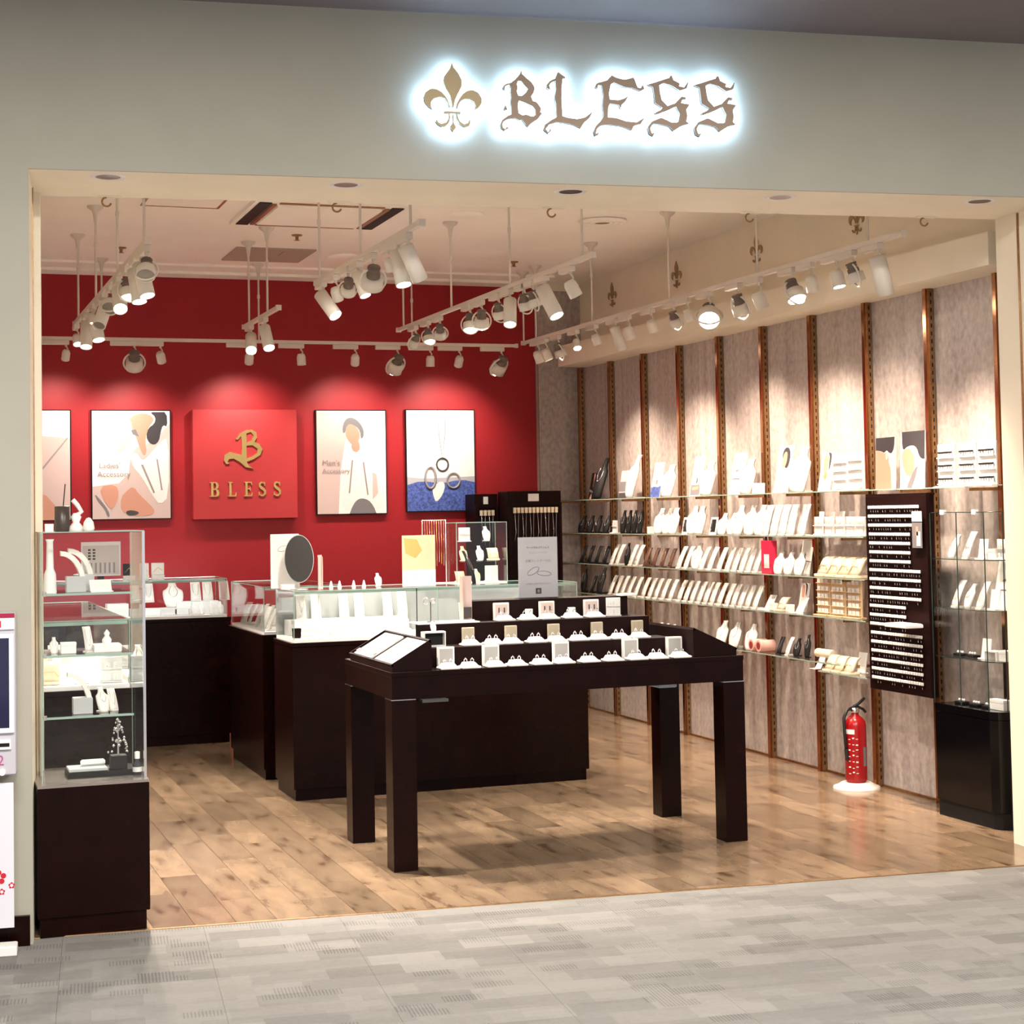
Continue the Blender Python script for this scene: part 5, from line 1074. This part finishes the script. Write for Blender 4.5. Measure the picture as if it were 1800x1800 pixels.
def serif(ch):
    if ch == 'B': return [[(0, 0), (.6, 0), (.8, .06), (.86, .26), (.78, .46), (.62, .52), (.76, .60), (.80, .78), (.70, .95), (.55, 1), (0, 1), (0, .95), (.12, .93), (.12, .07), (0, .05)], [(.32, .07), (.54, .07), (.62, .26), (.54, .47), (.32, .47)], [(.32, .54), (.50, .54), (.58, .76), (.50, .93), (.32, .93)]]
    if ch == 'L': return [[(0, 0), (.74, 0), (.78, .28), (.72, .28), (.62, .08), (.32, .07), (.32, .93), (.44, .95), (.44, 1), (0, 1), (0, .95), (.12, .93), (.12, .07), (0, .05)]]
    if ch == 'E': return [[(0, 0), (.74, 0), (.78, .26), (.72, .26), (.62, .08), (.32, .07), (.32, .48), (.5, .48), (.54, .38), (.60, .38), (.60, .66), (.54, .66), (.5, .55), (.32, .55), (.32, .93), (.6, .93), (.68, .76), (.74, .76), (.72, 1), (0, 1), (0, .95), (.12, .93), (.12, .07), (0, .05)]]
    c = [(.64, .80), (.52, .93), (.32, .95), (.18, .84), (.18, .70), (.32, .58), (.52, .48), (.66, .34), (.66, .18), (.50, .04), (.28, .04), (.12, .18)]
    wd = [.02, .05, .06, .09, .10, .10, .10, .10, .09, .06, .05, .02]; L = []; R_ = []
    for i, (x, z) in enumerate(c):
        a = c[max(i-1, 0)]; b_ = c[min(i+1, len(c)-1)]; d = Vector((b_[0]-a[0], b_[1]-a[1])).normalized(); L.append((x-d.y*wd[i], z+d.x*wd[i])); R_.append((x+d.y*wd[i], z-d.x*wd[i]))
    return [L+R_[::-1], [(.60, .70), (.68, .70), (.68, .98), (.63, .98)], [(.08, .30), (.16, .30), (.13, .02), (.08, .02)]]
for ch, X in zip('BLESS', (1100, 1212, 1312, 1398, 1492)):
    s = .083; lp = [[(LX(X)+x*s*.95, LZ(690)+z*.104) for x, z in q] for q in serif(ch)]
    b = None
    if ch == 'S':
        for q in lp:
            o = bpy.data.objects.new('letter', shape_mesh([q], .005, M_GOLD)) if b is None else None
            if b is None: b = o; C.objects.link(o); o.parent = t; o.location = (0, -.076, 0)
            else:
                m2 = shape_mesh([q], .0048, M_GOLD); bm = bmesh.new(); bm.from_mesh(b.data); bm.from_mesh(m2); bm.to_mesh(b.data); bm.free(); bpy.data.meshes.remove(m2)
    else:
        o = bpy.data.objects.new('letter', shape_mesh(lp, .005, M_GOLD)); C.objects.link(o); o.parent = t; o.location = (0, -.076, 0)
# ================================================================== FLEUR-DE-LIS (sign and wall ornaments)
FL8 = [[(463, 130), (480, 180), (530, 240), (570, 320), (566, 390), (530, 460), (498, 530), (480, 615), (465, 615), (460, 560), (440, 480), (395, 410), (368, 330), (380, 270), (430, 200), (452, 165)],
       [(443, 615), (432, 615), (418, 565), (385, 515), (330, 498), (270, 512), (237, 550), (230, 590), (248, 632), (205, 605), (165, 555), (155, 500), (175, 445), (230, 408), (290, 412), (350, 445), (400, 500), (430, 560)],
       [(508, 628), (515, 575), (540, 520), (580, 465), (630, 432), (690, 425), (750, 455), (788, 520), (785, 570), (755, 615), (702, 642), (722, 600), (700, 550), (650, 525), (600, 522), (560, 545), (535, 585), (522, 628)],
       [(378, 655), (555, 660), (555, 682), (378, 676)],
       [(424, 684), (428, 730), (400, 775), (350, 792), (312, 775), (298, 742), (284, 768), (310, 802), (350, 824), (400, 815), (432, 780), (442, 730), (440, 684)],
       [(506, 685), (512, 735), (545, 795), (600, 828), (650, 812), (664, 770), (655, 745), (640, 782), (600, 798), (556, 775), (530, 730), (522, 685)],
       [(468, 690), (468, 780), (438, 826), (473, 878), (510, 832), (482, 780), (482, 690)]]
def img8(x, y): return 720+x/6.207, 90+y/6.207
def img6(x, y): return 700+x/2.769, 60+y/2.769
def sgn_uz(px, py): return PFr(px, py, -.05)
B8 = [[(1220, 215), (1225, 250), (1280, 300), (1330, 340), (1365, 400), (1350, 460), (1325, 495), (1345, 545), (1385, 555), (1435, 625), (1425, 665), (1445, 680), (1400, 740), (1330, 785), (1290, 828), (1260, 790), (1225, 745), (1200, 755), (1150, 730), (1080, 738), (1030, 762), (1010, 800), (1020, 838), (1045, 850), (1060, 825), (1085, 838), (1060, 850), (1038, 868), (1000, 838), (993, 790), (1020, 742), (1070, 705), (1110, 690), (1110, 600), (1100, 560), (1110, 500), (1100, 450), (1105, 400), (1085, 362), (1050, 378), (1036, 400), (1048, 428), (1024, 415), (1018, 388), (1045, 358), (1100, 345), (1150, 310), (1190, 265), (1210, 240)],
      [(1180, 325), (1215, 325), (1250, 370), (1292, 415), (1270, 450), (1220, 490), (1185, 482), (1170, 440), (1180, 400), (1170, 360)], [(1190, 540), (1230, 550), (1340, 600), (1370, 640), (1372, 700), (1340, 715), (1270, 690), (1230, 700), (1190, 675), (1180, 600)],
      [(1030, 630), (1045, 588), (1070, 635), (1048, 645)]]
L6 = [[(778, 185), (815, 212), (800, 215), (795, 260), (795, 330), (800, 400), (830, 408), (870, 414), (910, 405), (947, 376), (930, 410), (905, 430), (888, 458), (850, 440), (800, 432), (770, 428), (735, 440), (718, 463), (730, 478), (742, 460), (745, 470), (730, 484), (708, 466), (714, 440), (745, 418), (770, 405), (768, 340), (760, 310), (768, 270), (765, 228), (745, 235), (735, 250), (740, 270), (724, 265), (722, 246), (740, 226), (765, 215)]]
E6 = [[(1040, 200), (1060, 212), (1100, 222), (1145, 212), (1155, 235), (1165, 260), (1182, 264), (1192, 246), (1197, 268), (1178, 277), (1140, 262), (1100, 258), (1050, 235), (1035, 245), (1025, 290), (1030, 318), (1070, 322), (1100, 314), (1122, 298), (1102, 333), (1087, 345), (1082, 364), (1074, 345), (1030, 338), (1022, 360), (1020, 405), (1060, 408), (1110, 425), (1160, 430), (1200, 405), (1182, 436), (1147, 446), (1137, 467), (1080, 447), (1020, 440), (985, 445), (966, 463), (962, 484), (975, 478), (975, 490), (958, 496), (951, 475), (963, 445), (988, 420), (1000, 400), (995, 350), (1000, 300), (990, 250), (972, 248), (970, 266), (958, 258), (968, 238), (990, 232), (1015, 225)]]
S6 = [[(1330, 200), (1340, 225), (1370, 240), (1366, 254), (1392, 260), (1412, 232), (1404, 264), (1370, 275), (1330, 250), (1290, 238), (1270, 250), (1275, 290), (1282, 320), (1310, 350), (1350, 335), (1380, 304), (1400, 308), (1398, 318), (1384, 318), (1376, 335), (1418, 343), (1402, 368), (1407, 400), (1402, 425), (1416, 436), (1380, 446), (1340, 472), (1320, 450), (1280, 440), (1240, 436), (1226, 460), (1235, 484), (1250, 478), (1240, 497), (1222, 486), (1214, 455), (1235, 425), (1280, 406), (1330, 430), (1362, 430), (1370, 390), (1352, 352), (1310, 372), (1255, 392), (1250, 382), (1283, 366), (1286, 358), (1250, 335), (1245, 290), (1240, 258), (1212, 246), (1240, 238), (1290, 222), (1320, 213)]]
S6b = [[(x+226, y+3) for x, y in S6[0]]]
def sign_part(name, loops, cv, m_, lab, cat, grp):
    L = [[sgn_uz(*cv(x, y)) for x, y in lp] for lp in loops]
    xs = [p[0] for lp in L for p in lp]; zs = [p[1] for lp in L for p in lp]; cx, cz = (min(xs)+max(xs))/2, (min(zs)+max(zs))/2
    L = [[(x-cx, z-cz) for x, z in lp] for lp in L]
    t = thing(name, lab, cat, FW(cx, -.05, cz), DF, grp)
    def mk(nm, m__, dep, y):
        o = bpy.data.objects.new(nm, shape_mesh(L, dep, m__)); C.objects.link(o); o.parent = t; o.location = (0, y, 0); return o
    mk('face', m_, .002, 0); mk('return', M_SIDE, .009, .011); mk('backlight', M_LEDB, .001, .0215)
    b = MB()
    for lp in L[:3]:
        x, z = lp[0]; b.cyl((x*.7, .02, z*.7), (x*.7, .05, z*.7), .0015, .0015, M_SILVER, 6)
    b.build('standoff', t)
    return t
sign_part('fleur_de_lis_sign', FL8, img8, M_GOLDP, 'backlit gold fleur-de-lis emblem left of the shop name on the header', 'sign', None)
for (nm, lp, cv, lab) in (('B', B8, img8, 'backlit bronze blackletter B, first letter of the shop name on the header'), ('L', L6, img6, 'backlit bronze blackletter L, second letter of the shop name on the header'), ('E', E6, img6, 'backlit bronze blackletter E, middle letter of the shop name on the header'), ('S', S6, img6, 'backlit bronze blackletter S, fourth letter of the shop name on the header'), ('S', S6b, img6, 'backlit bronze blackletter S, last letter of the shop name on the header')):
    sign_part('sign_letter', lp, cv, M_SIGNB, lab, 'sign letter', 'letters of the shop name on the header')
for i, (y, z) in enumerate(((11.609, 3.095), (10.494, 3.092), (9.344, 3.090), (8.172, 3.085))):
    s = .185/750; L = [[(((x-473)*s), -(yy-500)*s) for x, yy in lp] for lp in FL8]
    me = shape_mesh(L, .004, mat('aged_gold', (.42, .30, .16), .45, .5)); o = bpy.data.objects.new('wall_ornament', me); C.objects.link(o)
    tag(o, f'{ORD[i]} bronze fleur-de-lis ornament from the far end on the upper right wall', 'wall ornament', 'fleur-de-lis ornaments on the upper right wall')
    o.rotation_euler = (0, 0, RZ); o.location = (XR-.001, y, z)
# ================================================================== KIOSK AND BANNER LEFT OF THE SHOP
def fthing(name, lab, cat, u, v, z): return thing(name, lab, cat, FW(u, v, z), DF)
t = fthing('ticket_kiosk', 'pale grey card machine with a dark blue screen at the left edge', 'machine', -.05, -.14, .62)
MB().box(-.42, 0, 0, .138, 0, .56, mat('kiosk_grey', (.52, .50, .56), .4), bv=.004).build('body', t)
MB().box(-.42, -.002, -.008, 0, .505, .545, M_CARD).build('header', t); tag(MB().box(-.42, -.001, -.009, 0, .545, .56, mat('crimson_band', (.35, .01, .05), .4)).build('header_band', t), 'dark red band')
MB().box(-.075, -.062, -.0095, -.008, .512, .535, mat('crimson_print', (.5, .01, .03), .4)).box(-.055, -.046, -.0095, -.008, .512, .535, MATS['crimson_print']).build('letter_print', t)
MB().box(-.42, -.004, -.012, 0, .145, .49, mat('pale_frame', (.70, .72, .80), .3), bv=.003).build('screen_frame', t)
MB().box(-.41, -.020, -.0135, -.012, .165, .475, mat('kiosk_screen', (.01, .01, .03), .08, emit=(.06, .06, .20), es=.06)).build('screen', t)
MB().box(-.07, -.015, -.010, 0, .09, .125, M_CARD).box(-.06, -.02, -.012, -.01, .10, .112, M_BLK).build('card_slot', t)
text_mb('2', .05, .0003, mat('magenta_print', (.45, .08, .25), .5), 'numeral', t, Matrix.Translation((-.05, -.001, .035)) @ UP)
MB().cyl((-.045, -.0, .012), (-.045, -.01, .012), .012, .012, M_CARD, 14).build('button', t)
t = fthing('banner_stand', 'white standing banner with red flower prints at the lower left edge', 'sign', -.055, -.115, 0)
MB().box(-.45, -.004, 0, .004, .09, .59, mat('banner_white', (.72, .71, .78), .6)).build('banner', t)
MB().box(-.45, .006, -.045, .035, 0, .035, M_CARD, bv=.004).build('foot', t); MB().box(-.24, -.22, .004, .012, .03, .6, M_TRACK).build('pole', t)
for (x, z, r, mm) in ((-.055, .265, .030, mat('print_red_flower', (.55, .01, .03), .5)), (-.012, .235, .013, M_PINK), (-.045, .215, .013, M_PINK)):
    b = MB()
    for k in range(5):
        a = PI/2+k*2*PI/5; b.prism([(x+r*.55*math.cos(a)+r*.32*math.cos(c), z+r*.55*math.sin(a)+r*.32*math.sin(c)) for c in [j*PI/5 for j in range(10)]], -.001, 0, MATS['print_red_flower'])
    if r < .02: b.prism([(x+r*.42*math.cos(c), z+r*.42*math.sin(c)) for c in [j*PI/5 for j in range(10)]], -.0016, -.001, MATS['banner_white'])
    b.build('flower_print', t)
b = MB()
for (z, w, hh) in ((.395, .03, .006), (.372, .03, .006), (.352, .03, .006), (.325, .03, .012), (.55, .015, .01), (.525, .015, .008), (.50, .015, .006)): b.box(-.052-w, -.052, -.001, 0, z, z+hh, M_INK)
b.build('lettering_strokes', t)
# things carried by the ceiling / extra fill
print('objects', len(bpy.data.objects))
